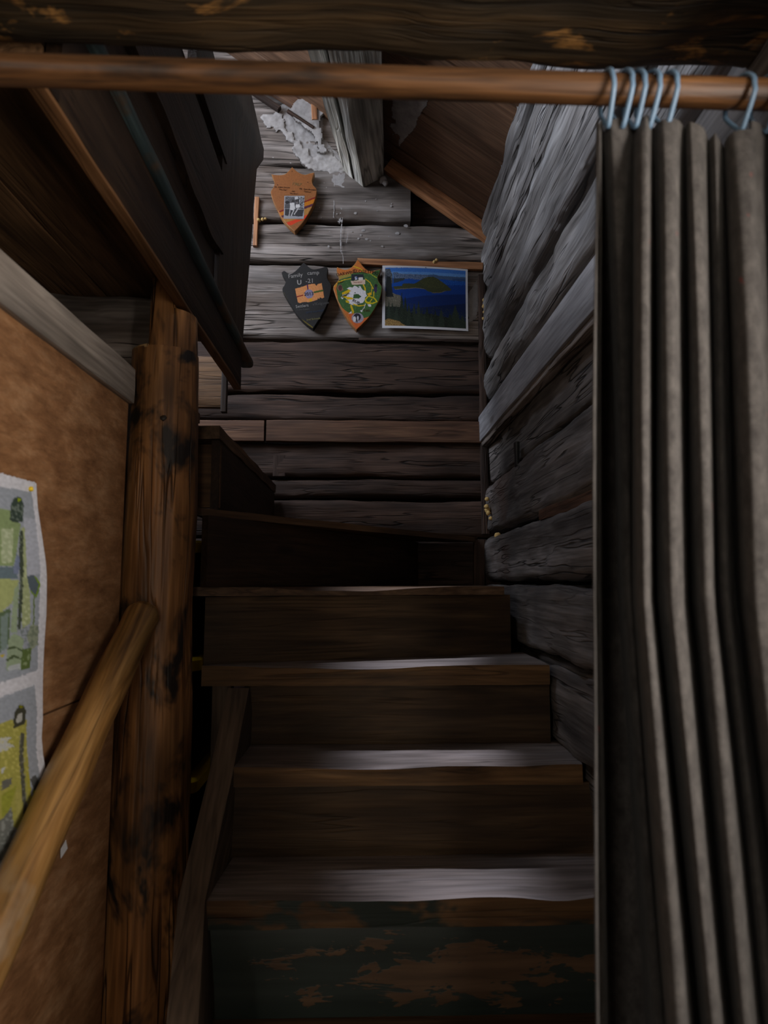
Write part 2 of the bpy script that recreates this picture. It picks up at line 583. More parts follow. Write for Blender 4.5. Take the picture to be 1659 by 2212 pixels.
# window glass that lets light straight through, with a faint reflection
k = NT('window_glass')
tr = k.n('ShaderNodeBsdfTransparent')
gl = k.n('ShaderNodeBsdfGlossy')
gl.inputs['Roughness'].default_value = .02
mx = k.n('ShaderNodeMixShader')
mx.inputs[0].default_value = .06
k.l(tr.outputs[0], mx.inputs[1])
k.l(gl.outputs[0], mx.inputs[2])
k.l(mx.outputs[0], k.t.nodes['Material Output'].inputs[0])

# ================================================================== the setting
ZF = 0.0
YB = 2.70            # face of the log wall at the back
XR = 0.505           # face of the log wall on the right
XL = -0.53           # face of the fibreboard wall on the left
ZC = EZ + 0.705      # underside of the ceiling on the left
ZU = EZ + 0.86       # upper floor

floor = box('floor', (-2.4, -2.7, -0.06), (0.85, 3.0, 0.0), 'room_floor', kind='structure', label='brown floor at the foot of the stair')

# ---- back wall: hewn logs
wall_back = box('wall_back', (-1.9, YB + 0.10, 0.0), (0.75, YB + 0.16, EZ + 2.9), 'chinking', kind='structure', label='hewn log gable wall behind the stair')


def zb(y):           # height on the back wall at a pixel row
    return atY(790, y, YB).z


def xb(x):
    return atY(x, 1000, YB).x


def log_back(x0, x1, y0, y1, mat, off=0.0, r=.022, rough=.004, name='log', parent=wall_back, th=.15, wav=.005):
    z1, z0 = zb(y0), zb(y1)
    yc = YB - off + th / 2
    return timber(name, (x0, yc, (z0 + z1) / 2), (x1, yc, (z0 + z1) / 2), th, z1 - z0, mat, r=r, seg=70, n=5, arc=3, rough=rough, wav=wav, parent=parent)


XE = .56
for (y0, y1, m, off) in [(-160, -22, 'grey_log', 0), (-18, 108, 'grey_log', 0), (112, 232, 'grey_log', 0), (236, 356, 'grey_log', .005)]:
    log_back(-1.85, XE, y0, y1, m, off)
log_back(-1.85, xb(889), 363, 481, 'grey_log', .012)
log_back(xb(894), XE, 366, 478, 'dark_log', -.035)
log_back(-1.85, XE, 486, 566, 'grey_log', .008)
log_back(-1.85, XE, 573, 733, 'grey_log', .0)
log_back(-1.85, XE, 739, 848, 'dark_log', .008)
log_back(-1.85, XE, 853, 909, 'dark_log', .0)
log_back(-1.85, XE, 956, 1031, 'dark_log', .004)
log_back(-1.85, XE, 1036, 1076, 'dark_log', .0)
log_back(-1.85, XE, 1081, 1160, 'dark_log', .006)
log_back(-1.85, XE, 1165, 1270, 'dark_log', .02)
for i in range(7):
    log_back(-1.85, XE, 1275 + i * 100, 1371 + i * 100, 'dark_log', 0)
log_back(-1.4, xb(571), 913, 957, 'red_plank', .028, r=.003, rough=.001, th=.03, name='batten', wav=.002)
log_back(xb(576), xb(1043), 912, 958, 'red_plank', .030, r=.003, rough=.001, th=.03, name='batten', wav=.002)
# wedge of red board in the joint above the framed print
timber('chink_board', atY(772, 566, YB - .012), atY(1042, 577, YB - .012), .02, .03, 'orange_trim', r=.003, parent=wall_back)
timber('chink_board', atY(775, 733, YB - .01), atY(1035, 737, YB - .01), .012, .012, 'dark_log', r=.002, parent=wall_back)
# square plug let into a log, and the post in the corner at the stair
mkp = atY(605, 1007, YB + .0085)
timber('plug', mkp - V3((0, 0, .044)), mkp + V3((0, 0, .044)), .055, .03, 'dark_log', up=(0, -1, 0), r=.004, seg=6, parent=wall_back)
timber('corner_strip', atY(1034, 1268, YB - .03), atY(1034, 1166, YB - .03), .045, .03, 'dark_log', up=(0, 1, 0), r=.004, seg=10, parent=wall_back)
timber('corner_strip', (XR - .005, YB - .015, EZ + .2), (XR - .005, YB - .015, EZ + 1.33), .03, .03, 'dark_log', up=(0, 1, 0), r=.006, seg=30, parent=wall_back)
timber('strip', atY(551, 532, YB - .018), atY(556, 428, YB - .018), .018, .02, 'orange_trim', up=(0, 1, 0), r=.002, seg=8, parent=wall_back)

# ---- right wall: hewn logs, their inner faces uneven
wall_right = box('wall_right', (XR + .17, .55, 0.0), (XR + .23, YB + .16, EZ + 1.75), 'chinking', kind='structure', label='hewn log wall on the right of the stair')
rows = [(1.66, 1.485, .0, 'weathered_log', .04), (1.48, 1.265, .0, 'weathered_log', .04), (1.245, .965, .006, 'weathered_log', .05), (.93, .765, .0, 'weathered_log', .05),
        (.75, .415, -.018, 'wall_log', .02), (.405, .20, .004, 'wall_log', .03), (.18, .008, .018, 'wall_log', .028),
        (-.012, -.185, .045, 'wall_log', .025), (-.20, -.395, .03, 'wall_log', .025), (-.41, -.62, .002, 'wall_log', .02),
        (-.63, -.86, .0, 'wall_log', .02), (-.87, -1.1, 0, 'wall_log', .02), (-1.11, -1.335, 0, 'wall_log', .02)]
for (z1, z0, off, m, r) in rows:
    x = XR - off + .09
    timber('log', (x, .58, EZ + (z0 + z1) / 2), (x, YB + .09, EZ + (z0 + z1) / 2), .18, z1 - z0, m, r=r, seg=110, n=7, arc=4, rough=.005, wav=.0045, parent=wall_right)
timber('board', (XR - .012, .9, EZ + .626), (XR - .012, YB - .012, EZ + .646), .03, .112, 'grey_board', r=.003, seg=50, rough=.0008, wav=.002, parent=wall_right)
timber('ledge', (XR - .004, .9, EZ + .560), (XR - .004, YB - .02, EZ + .580), .03, .022, 'grey_log', r=.004, seg=40, rough=.002, parent=wall_right)
timber('chink_board', (XR + .006, .9, EZ + .193), (XR + .006, 1.85, EZ + .19), .02, .03, 'red_plank', r=.002, seg=20, parent=wall_right)
# dark mortise cut in a log
mp_ = atX(1117, 978, XR - .004)
timber('plug', mp_ - V3((0, 0, .045)), mp_ + V3((0, 0, .035)), .03, .012, 'black_plastic', up=(1, 0, 0), r=.002, seg=6, parent=wall_right)


def blob(name, pts, rad, mat, seed=1, **kw):
    vs, fs = [], []
    for bi, p in enumerate(pts):
        p = V3(p)
        rr = rad * RND.uniform(.7, 1.2)
        b = len(vs)
        nu, nv = 10, 7
        for j in range(nv + 1):
            th = math.pi * j / nv
            for i in range(nu):
                ph = 2 * math.pi * i / nu
                d = V3((math.sin(th) * math.cos(ph), math.sin(th) * math.sin(ph), math.cos(th)))
                vs.append(p + d * rr * (1 + .35 * noise.noise(d * 1.7 + V3((seed + bi * 3.1, 0, 0)))))
        for j in range(nv):
            for i in range(nu):
                fs.append((b + j * nu + i, b + j * nu + (i + 1) % nu, b + (j + 1) * nu + (i + 1) % nu, b + (j + 1) * nu + i))
    return mk(name, vs, fs, mat, smooth=180, **kw)


blob('foam', [atY(1052, 1078, 2.58), atY(1051, 1094, 2.58), atY(1055, 1108, 2.58), atY(1060, 1120, 2.57), atY(1053, 1102, 2.6), atY(1075, 1157, 2.5)], .011, 'foam', 2, parent=wall_right)
blob('foam', [atY(1046, 648, 2.66), atY(1045, 661, 2.66), atY(1046, 674, 2.66), atY(1044, 688, 2.66)], .009, 'foam', 5, parent=wall_right)
blob('foam', [atY(938, 566, YB - .02), atY(943, 562, YB - .02)], .009, 'foam', 8, parent=wall_back)
blob('foam', [atY(558, 476, YB - .02), atY(567, 474, YB - .02), atY(573, 473, YB - .015)], .009, 'foam', 9, parent=wall_back)
blob('plaster_lump', [atY(828, 388, YB - .03), atY(832, 395, YB - .03), atY(824, 392, YB - .03)], .013, 'plaster', 4, parent=wall_back)


# ---- smears of plaster and paint spots on the back wall
def smear(name, outline, y, mat, h=.012, seed=0, place=None, back=None, **kw):
    """A lumpy patch of plaster: outline in pixels at depth y, thick in the middle, feathered and ragged at the rim."""
    pts = np.array(outline, float)
    lo, hi = pts.min(0) - 4, pts.max(0) + 4
    nx = max(8, int((hi[0] - lo[0]) / 2.2))
    ny = max(8, int((hi[1] - lo[1]) / 2.2))
    gx, gy = np.meshgrid(np.linspace(lo[0], hi[0], nx + 1), np.linspace(lo[1], hi[1], ny + 1))
    jx = np.array([[noise.fractal(V3((a * .06, b * .06, seed)), 1.0, 2.0, 4) for a, b in zip(r1, r2)] for r1, r2 in zip(gx, gy)])
    d = sdist(gx + jx * 9, gy - jx * 7, pts)
    idx, vs, fs = {}, [], []
    keep = d > 0
    for j in range(ny):
        for i in range(nx):
            q = [(j, i), (j, i + 1), (j + 1, i + 1), (j + 1, i)]
            if all(keep[a] for a in q):
                f = []
                for a in q:
                    if a not in idx:
                        idx[a] = len(vs)
                        hh = h * min(1, d[a] / 9) ** .6 * (.55 + .75 * abs(noise.fractal(V3((gx[a] * .05, gy[a] * .09, seed + 7)), 1.0, 2.0, 4)))
                        vs.append(place(gx[a], gy[a], hh) if place else atY(gx[a], gy[a], y - hh))
                    f.append(idx[a])
                fs.append(tuple(f))
    n0 = len(vs)
    vs += [v + back for v in vs[:n0]] if back else [V3((v.x, y + .012, v.z)) for v in vs[:n0]]
    cnt = {}
    for f in fs:
        for a, b in zip(f, f[1:] + f[:1]):
            cnt[(a, b)] = cnt.get((a, b), 0) + 1
    side = [(a, b, b + n0, a + n0) for (a, b) in cnt if (b, a) not in cnt]
    return mk(name, vs, fs + side, mat, smooth=60, **kw)


def inside(X, Y, pts):
    r = np.zeros(X.shape, bool)
    n = len(pts)
    for i in range(n):
        x1, y1 = pts[i]
        x2, y2 = pts[(i + 1) % n]
        if y1 == y2:
            continue
        c = ((y1 > Y) != (y2 > Y)) & (X < (x2 - x1) * (Y - y1) / (y2 - y1) + x1)
        r ^= c
    return r


def sdist(X, Y, pts):
    n = len(pts)
    d = np.full(X.shape, 1e9)
    for i in range(n):
        x1, y1 = pts[i]
        x2, y2 = pts[(i + 1) % n]
        dx, dy = x2 - x1, y2 - y1
        t = np.clip(((X - x1) * dx + (Y - y1) * dy) / (dx * dx + dy * dy + 1e-9), 0, 1)
        d = np.minimum(d, np.hypot(X - x1 - t * dx, Y - y1 - t * dy))
    return np.where(inside(X, Y, pts), d, -d)


smear('plaster_smear', [(592, 232), (640, 210), (690, 205), (700, 300), (742, 345), (748, 378), (715, 372), (660, 360), (640, 330), (625, 300), (605, 290), (588, 250)], YB - .004, 'plaster_grey', .006, 3, parent=wall_back)
smear('plaster_smear', [(560, 250), (600, 240), (612, 262), (640, 300), (662, 320), (680, 338), (705, 318), (735, 345), (748, 376), (710, 378), (672, 366), (646, 350), (628, 315), (600, 285), (575, 268)], YB - .010, 'plaster', .008, 11, parent=wall_back)
smear('plaster_smear', [(716, 375), (748, 374), (744, 420), (738, 440), (741, 480), (735, 482), (733, 440), (722, 400)], YB - .014, 'plaster_grey', .003, 17, parent=wall_back)
smear('plaster_smear', [(1004, 640), (1034, 600), (1040, 650), (1030, 690), (1010, 700)], YB - .002, 'plaster_grey', .004, 23, parent=wall_back)
vs, fs = [], []
spots = [(768, 460), (785, 498), (774, 516), (857, 504), (877, 488), (710, 532), (826, 532), (845, 445), (780, 508), (792, 516), (690, 448), (684, 420), (846, 440), (790, 434), (812, 430), (815, 455), (722, 455), (700, 395), (705, 405), (693, 410), (708, 420), (694, 470), (660, 538), (840, 511), (820, 515), (735, 520), (800, 520), (606, 375), (690, 400), (628, 352), (590, 340), (712, 500), (760, 500), (728, 462)]
for i, (sx, sy) in enumerate(spots):
    big = RND.uniform(1.0, 2.0) if i > 9 else RND.uniform(2.2, 5.0)
    row_y = YB - (.012 if sy < 483 else .008) - .0045
    c = len(vs)
    m = 9
    vs.append(atY(sx, sy, row_y - .001))
    for q in range(m):
        a_ = 2 * math.pi * q / m
        rr = big * RND.uniform(.55, 1.1)
        vs.append(atY(sx + rr * 1.2 * math.cos(a_), sy + rr * .8 * math.sin(a_), row_y))
    fs += [(c, c + 1 + q, c + 1 + (q + 1) % m) for q in range(m)]
for (x0, y0, x1, y1, w) in [(740, 470, 738, 545, 2.5), (722, 385, 720, 470, 1.8), (752, 500, 752, 525, 1.5), (737, 540, 741, 570, 1.5)]:
    b = len(vs)
    row_y = YB - .0165
    jx_ = 0
    for q in range(25):
        t = q / 24
        ww = w * .5 * RND.uniform(.1, 1.3)
        jx_ = .8 * jx_ + RND.uniform(-.6, .6)
        x0, x1 = x0 + jx_ * .3, x1 + jx_ * .3
        vs += [atY(x0 + (x1 - x0) * t - ww, y0 + (y1 - y0) * t, row_y), atY(x0 + (x1 - x0) * t + ww, y0 + (y1 - y0) * t, row_y)]
    fs += [(b + 2 * q, b + 2 * q + 1, b + 2 * q + 3, b + 2 * q + 2) for q in range(24)]
mk('paint_spots', vs, fs, 'plaster', parent=wall_back, kind='stuff')
# painted board with an old edge moulding at the head of the gable
timber('painted_board', atY(540, 178, YB - .02), atY(679, 262, YB - .02), .012, .16, 'red_plank', up=(.5, 0, .85), r=.002, seg=14, parent=wall_back, mod=lambda c, t: c + V3((0, 0, .075)))
timber('moulding', atY(535, 190, YB - .026), atY(604, 236, YB - .026), .022, .022, 'dark_log', up=(.5, 0, .85), r=.003, seg=14, parent=wall_back)
timber('moulding', atY(622, 240, YB - .03), atY(678, 277, YB - .03), .018, .012, 'dark_log', up=(.5, 0, .85), r=.003, seg=10, parent=wall_back)
timber('strip', atY(680, 260, YB - .03), atY(676, 195, YB - .03), .022, .012, 'orange_trim', up=(0, 1, 0), r=.002, seg=8, parent=wall_back)

smear('plaster_smear', [(640, 215), (665, 205), (690, 210), (695, 300), (712, 330), (690, 325), (672, 285), (655, 270), (640, 262), (622, 240)], YB - .029, 'plaster_grey', .004, 41, parent=wall_back)
# ---- roof: boards running up the slope, a roof light left of the purlin
RX, RZ, RS = .564, EZ + 1.536, -.70


def roofz(x):
    return RZ + RS * (x - RX)


RX0, RX1, RY0, RY1 = SKYL[0] - .125, SKYL[0] + .125, 1.998, 2.296
vs, fs = [], []
gx_, gy_ = [-1.95, -1.27, -.83, RX0, RX1, .80], [-.02, 1.13, 1.71, 1.998, 2.296, YB + .16]
cells = [(x0, x1, y0, y1) for x0, x1 in zip(gx_, gx_[1:]) for y0, y1 in zip(gy_, gy_[1:])]
for (xa, xc, ya, yc) in cells:
    if (xa == RX0 and ya == 1.998) or (xa == -1.27 and ya == 1.13):
        continue
    b = len(vs)
    for up_ in (.03, .06):
        vs += [(xa, ya, roofz(xa) + up_), (xc, ya, roofz(xc) + up_), (xc, yc, roofz(xc) + up_), (xa, yc, roofz(xa) + up_)]
    fs += [tuple(b + i for i in f) for f in ((0, 3, 2, 1), (4, 5, 6, 7), (0, 1, 5, 4), (1, 2, 6, 5), (2, 3, 7, 6), (3, 0, 4, 7))]
roof = mk('roof', vs, fs, 'chinking', smooth=0, kind='structure', label='sloping board roof over the stair')
rn = V3((-RS, 0, 1)).normalized()
seams = [2.86, 2.575, 2.296, 1.998, 1.71, 1.42, 1.13, .84, .55, .26, -.03]
# the boards crossing the roof light are cut round it
SX0, SX1 = SKYL[0] - .10, SKYL[0] + .12
for y1, y0 in zip(seams, seams[1:]):
    yc, w = (y0 + y1) / 2, y1 - y0 - .007
    spans = [(-1.88, .78)]
    if 1.998 <= yc <= 2.296:
        spans = [(-1.88, SX0), (SX1, .78)]
    if 1.13 <= yc <= 1.71:
        spans = [(-1.88, -1.25), (-.85, .78)]
    for xa, xc in spans:
        A = V3((xa, yc, roofz(xa))) + rn * .011
        B = V3((xc, yc, roofz(xc))) + rn * .011
        timber('plank', A, B, w, .022, 'roof_plank', up=rn, r=.004, seg=40, rough=.0006, wav=.0012, parent=roof)
trim = timber('trim_1', atY(838, 358, YB - .022), atY(1066, 516, YB - .022), .035, .066, 'orange_trim', up=(.55, 0, .83), r=.003, seg=20, kind='structure', label='orange wooden trim under the sloping roof boards')
# roof light
w1 = empty('window_1', (SKYL[0], SKYL[1], roofz(SKYL[0])), kind='structure', label='small roof light over the stair head')
sl = V3((1, 0, RS)).normalized()
for (ax, bx_, ay, by_) in [(SX0, SX1, 2.015, 2.015), (SX0, SX1, 2.28, 2.28), (SX0, SX0, 1.998, 2.296), (SX1, SX1, 1.998, 2.296)]:
    timber('frame', V3((ax, ay, roofz(ax))) + rn * .035, V3((bx_, by_, roofz(bx_))) + rn * .035, .03, .09, 'roof_plank', up=rn, r=.003, seg=6, parent=w1)
gq = [V3((x, y, roofz(x))) + rn * .06 for x, y in ((SX0, 2.005), (SX1, 2.005), (SX1, 2.29), (SX0, 2.29))]
gq2 = [p + rn * .004 for p in gq]
mk('pane', gq + gq2, [(0, 1, 2, 3), (7, 6, 5, 4), (0, 4, 5, 1), (1, 5, 6, 2), (2, 6, 7, 3), (3, 7, 4, 0)], 'window_glass', smooth=0, parent=w1)
w2 = empty('added_roof_opening', (-1.05, 1.42, roofz(-1.05)), kind='structure', label='added roof opening over the upper room, letting fill light onto the right wall')  # opening added for the fill lamp above it
for (ax, bx_, ay, by_) in [(-1.25, -.85, 1.145, 1.145), (-1.25, -.85, 1.695, 1.695), (-1.25, -1.25, 1.13, 1.71), (-.85, -.85, 1.13, 1.71)]:
    timber('frame', V3((ax, ay, roofz(ax))) + rn * .035, V3((bx_, by_, roofz(bx_))) + rn * .035, .03, .09, 'roof_plank', up=rn, r=.003, seg=6, parent=w2)
gq = [V3((x, y, roofz(x))) + rn * .06 for x, y in ((-1.25, 1.14), (-.85, 1.14), (-.85, 1.70), (-1.25, 1.70))]
gq2 = [p + rn * .004 for p in gq]
mk('pane', gq + gq2, [(0, 1, 2, 3), (7, 6, 5, 4), (0, 4, 5, 1), (1, 5, 6, 2), (2, 6, 7, 3), (3, 7, 4, 0)], 'window_glass', smooth=0, parent=w2)
def on_roof(px, py, hh):
    r = ray(px, py)
    n_ = V3((-RS, 0, 1))
    q = V3((RX, 0, RZ))
    return CAMP + r * ((q - CAMP).dot(n_) / r.dot(n_)) - rn * (.001 + hh)


smear('plaster_smear', [(846, 205), (900, 190), (945, 190), (915, 240), (890, 285), (862, 318), (848, 280)], 0, 'plaster_grey', .004, 31, place=on_roof, back=rn * .012, parent=roof)

# ---- purlin beam at the gable: edge downward, grey weathered left face
def hexa(name, P, Q, mat, seg=26, rough=.004, **kw):
    rings = []
    sd = V3((RND.uniform(0, 50), 0, 0))
    for i in range(seg + 1):
        t = i / seg
        ring = []
        m = len(P)
        for j in range(m):
            a0, a1 = V3(P[j]), V3(P[(j + 1) % m])
            b0, b1 = V3(Q[j]), V3(Q[(j + 1) % m])
            for kk in range(6):
                u = kk / 6
                p = (a0 * (1 - u) + a1 * u) * (1 - t) + (b0 * (1 - u) + b1 * u) * t
                d = noise.fractal(V3((p.x * 26, p.y * 5, p.z * 26)) + sd, 1.0, 2.0, 3)
                ring.append(p + V3((rough * d, 0, rough * d)))
        rings.append(ring)
    d = (V3(Q[0]) - V3(P[0])).normalized()
    return loft(name, rings, mat, xaxis=d, zhint=(0, 0, 1), smooth=40, **kw)


ynear = YB * (1258 - 408) / (1258 - 205.)
purlin = empty('purlin_beam', atY(790, 380, YB), label='split weathered grey purlin beam under the roof, ending at the gable wall', cat='beam')
for far, near in [([(744, 372), (763, 390), (766, 290), (744, 290)], [(694, 205), (720, 205), (727, 100), (694, 100)]),
                  ([(768, 393), (786, 408), (829, 384), (829, 300), (768, 290)], [(728, 205), (750, 205), (825, 205), (825, 110), (730, 100)])]:
    pb = [atY(x, y, YB - .005) for x, y in far]
    pn_ = [atY(x, y, ynear + (.05 if x < 725 else 0)) for x, y in near]
    pq = [p + (q - p) * 2.9 for p, q in zip(pb, pn_)]
    pq = [V3((p.x, p.y, min(p.z, q.z + .07))) for p, q in zip(pq, pb)]
    hexa('half_beam', pb, pq, 'purlin_wood', parent=purlin)

# ---- left wall: fibreboard with a batten on top
wall_left = box('wall_left', (XL - .10, .22, 0), (XL - .02, 1.43, EZ + .468), 'dark_plank', kind='structure', label='orange brown fibreboard wall on the left')
zs = EZ + (1258 - 1545) * (.53 * 1400 / 700) / 1400
box('panel', (XL - .018, .22, zs + .002), (XL, 1.425, EZ + .40), 'fibreboard', parent=wall_left)
box('panel', (XL - .018, .22, .003), (XL - .001, 1.425, zs - .002), 'fibreboard', parent=wall_left)
timber('batten', (XL - .002, .22, EZ + .434), (XL - .002, 1.425, EZ + .434), .03, .076, 'batten_wood', r=.002, seg=30, rough=.0008, parent=wall_left)

# ---- ceiling over the left side (boards of the upper floor) carried by the cross beam
ceiling = box('ceiling', (-1.9, .825, ZC + .03), (-.445, 1.67, ZC + .12), 'dark_plank', kind='structure', label='rough plank ceiling at upper left')
xs_ = [-.445, -.647, -.93, -1.15, -1.4, -1.65, -1.9]
for a_, b_ in zip(xs_, xs_[1:]):
    timber('plank', ((a_ + b_) / 2, .825, ZC + .015), ((a_ + b_) / 2, 1.62, ZC + .015), abs(a_ - b_) - .005, .03, 'brown_plank', r=.003, seg=24, rough=.0015, parent=ceiling)

# ---- room behind the camera: floor, walls with two windows and an added opening for the rear fill, ceiling
zt = EZ + .72
join_boxes('wall_rear', [((-2.4, -2.7, 0), (-1.7, -2.6, zt)), ((-1.2, -2.7, 0), (-.08, -2.6, zt)), ((.48, -2.7, 0), (.85, -2.6, zt)), ((-.08, -2.7, 0), (.48, -2.6, EZ - .65)), ((-.08, -2.7, EZ + .55), (.48, -2.6, zt)), ((-1.7, -2.7, 0), (-1.2, -2.6, EZ - .5)), ((-1.7, -2.7, EZ + .6), (-1.2, -2.6, zt))], 'room_wall', kind='structure', label='plain wall behind the camera')
join_boxes('wall_side', [((.51, -2.7, 0), (.55, .0, zt)), ((.51, .44, 0), (.55, .57, zt)), ((.51, .0, 0), (.55, .44, EZ - .28)), ((.51, .0, EZ + .62), (.55, .44, zt))], 'room_wall', kind='structure', label='room wall on the right of the camera')
box('wall_far_left', (-2.4, -2.7, 0), (-2.3, .32, zt), 'room_wall', kind='structure', label='room wall on the far left')
box('wall_partition', (-2.4, .22, 0), (XL - .10, .30, zt), 'room_wall', kind='structure', label='partition left of the stair opening')
join_boxes('ceiling_room', [((-2.4, -2.7, zt), (.85, .646, zt + .06))], 'room_wall', kind='structure', label='room ceiling over the camera')
join_boxes('wall_upper_left', [((-1.92, .55, ZU), (-1.88, 1.0, EZ + 3.55)), ((-1.92, 2.05, ZU), (-1.88, YB + .1, EZ + 3.55)), ((-1.92, 1.0, ZU), (-1.88, 2.05, EZ + 1.3)), ((-1.92, 1.0, EZ + 2.75), (-1.88, 2.05, EZ + 3.55))], 'room_wall', kind='structure', label='end wall of the upper room')
box('wall_upper_front', (-1.95, .5, zt), (.75, .56, EZ + 3.55), 'room_wall', kind='structure', label='front wall of the upper room')
box('wall_under_stair', (-1.95, .26, 0), (-1.88, YB + .1, ZU), 'room_wall', kind='structure', label='end wall under the stair')

# ================================================================== timber frame
# cross beam at the top of the picture
timber('cross_beam', (-.62, .735, EZ + .815), (.52, .735, EZ + .802), .17, .205, 'beam_log', r=.03, seg=60, n=6, arc=4, rough=.005, wav=.007,
       label='thick dark hewn beam across the top of the stair opening', cat='beam')
# short log under the plank ceiling, resting in the notch of the post
timber('log_beam', (-1.85, 1.60, EZ + .615), (-.500, 1.60, EZ + .615), .14, .175, 'grey_log', r=.03, seg=50, n=4, arc=4, rough=.006, wav=.006,
       label='short grey log under the plank ceiling, resting in the notched post', cat='log')
# log post, notched at the top left
PY = 1.51
prof = [(2700, 165, 398), (2212, 203, 398), (2000, 218, 401), (1700, 234, 408), (1500, 250, 413), (1400, 262, 413), (1330, 258, 413), (1270, 254, 415), (1220, 258, 419), (1100, 269, 423), (900, 279, 426), (768, 288, 427)]
rings = []
for (py, a_, b_) in prof:
    pa, pc = atY(a_, py, PY), atY(b_, py, PY)
    if py == 2700:
        pa.z = pc.z = 0.0
    c_ = (pa + pc) / 2
    r = (pc - pa).length / 2
    ring = []
    for q in range(32):
        an = 2 * math.pi * q / 32
        nn = noise.fractal(V3((math.cos(an) * 1.6, math.sin(an) * 1.6, c_.z * 2.5)), 1.0, 2.0, 3)
        rr = r * (1 + .03 * nn)
        ring.append(V3((c_.x + rr * math.cos(an), PY + rr * .95 * math.sin(an), c_.z)))
    rings.append(ring)
# resample for smoothness
fine = []
for A, B in zip(rings, rings[1:]):
    for s_ in range(5):
        t = s_ / 5
        fine.append([a_ * (1 - t) + b_ * t + V3((.0016 * noise.noise(V3((a_.x * 30, a_.y * 30, (a_.z * (1 - t) + b_.z * t) * 9))), 0, 0)) for a_, b_ in zip(A, B)])
fine.append(rings[-1])
post = empty('log_post', (-.48, PY, 0), label='peeled orange brown log post beside the stair, notched at its top', cat='post')
loft('shaft', fine, 'post_log', xaxis=(0, 0, 1), zhint=(0, -1, 0), smooth=50, parent=post)
# upper tongue of the notched post: right part of the shaft carried on up to the ceiling
rg = rings[-1]
cx_ = sum(p.x for p in rg) / 32
r0 = max(p.x for p in rg) - cx_
xcut = atY(343, 700, PY).x
zt0 = rg[0].z - .01


def tongue(z, k):
    out = []
    pts = [V3((cx_ + r0 * k * math.cos(2 * math.pi * q / 32), PY + r0 * .95 * k * math.sin(2 * math.pi * q / 32), z)) for q in range(32)]
    for p in pts:
        out.append(V3((min(max(p.x, xcut), -.445 if p.z > EZ + .632 else 9), p.y, p.z)))
    return out


loft('tongue', [tongue(z_, .985 - .10 * (z_ - zt0) / (ZC - zt0)) for z_ in [zt0 + (EZ + .631 - zt0) * i / 6 for i in range(7)] + [EZ + .6325, ZC - .002]], 'post_log', xaxis=(0, 0, 1), zhint=(0, -1, 0), smooth=50, parent=post)
cut = [V3((min(p.x, xcut), p.y, rg[0].z + .0035)) for p in rg]
cut0 = [V3((min(p.x, xcut), p.y, rg[0].z - .004)) for p in rg]
loft('notch_cut', [cut0, cut], 'end_grain', smooth=0, parent=post)
# knots on the shaft
for (kx, ky, kr) in [(268, 1245, .020), (325, 1374, .013), (352, 905, .012)]:
    p = atY(kx, ky, PY - .065 if kx > 280 else PY - .02)
    blob('knot', [p], kr, 'post_log', kx, parent=post)

# upper floor edge: fascia board, painted nosing, and slab boards above
XF = -.42
ZFB = EZ + .64
guard = empty('stairwell_guard', (XF, 1.45, ZFB), label='dark boarded guard wall around the upper stairwell opening', cat='guard wall')
yfa, yfb = .83, atX(520, 845, XF).y
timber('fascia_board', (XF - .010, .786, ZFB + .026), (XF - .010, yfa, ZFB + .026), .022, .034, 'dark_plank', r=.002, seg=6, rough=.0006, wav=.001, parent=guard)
timber('fascia_lit_edge', (XF - .011, .786, ZFB + .004), (XF - .011, yfb, ZFB + .004), .024, .008, 'fascia_lit_wood', r=.001, seg=30, rough=.0004, parent=guard)  # one board: lit underside coloured orange here, shaded side face coloured dark
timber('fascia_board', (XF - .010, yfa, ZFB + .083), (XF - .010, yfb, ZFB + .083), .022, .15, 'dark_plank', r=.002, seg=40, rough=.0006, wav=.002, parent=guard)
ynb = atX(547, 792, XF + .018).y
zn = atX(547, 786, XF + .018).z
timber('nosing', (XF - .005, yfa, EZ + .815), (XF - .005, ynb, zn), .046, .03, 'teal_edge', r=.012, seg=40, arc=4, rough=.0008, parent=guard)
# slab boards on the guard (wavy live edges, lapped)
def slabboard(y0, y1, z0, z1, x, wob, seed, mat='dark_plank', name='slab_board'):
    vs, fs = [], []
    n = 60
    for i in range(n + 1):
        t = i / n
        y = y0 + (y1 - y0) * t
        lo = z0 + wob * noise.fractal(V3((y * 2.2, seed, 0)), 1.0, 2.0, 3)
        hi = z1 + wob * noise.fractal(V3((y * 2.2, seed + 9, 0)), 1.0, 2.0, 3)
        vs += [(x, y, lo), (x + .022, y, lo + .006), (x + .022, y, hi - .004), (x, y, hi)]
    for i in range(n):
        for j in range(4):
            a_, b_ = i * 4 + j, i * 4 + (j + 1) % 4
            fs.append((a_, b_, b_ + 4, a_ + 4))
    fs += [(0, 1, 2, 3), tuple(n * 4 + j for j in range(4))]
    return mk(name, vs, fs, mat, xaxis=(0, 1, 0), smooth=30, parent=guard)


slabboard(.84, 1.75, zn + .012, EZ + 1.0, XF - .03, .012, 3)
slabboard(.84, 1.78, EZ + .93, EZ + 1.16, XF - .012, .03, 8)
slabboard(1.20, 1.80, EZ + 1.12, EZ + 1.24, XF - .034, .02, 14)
slabboard(1.45, 1.80, EZ + 1.22, EZ + 1.42, XF - .014, .012, 21)
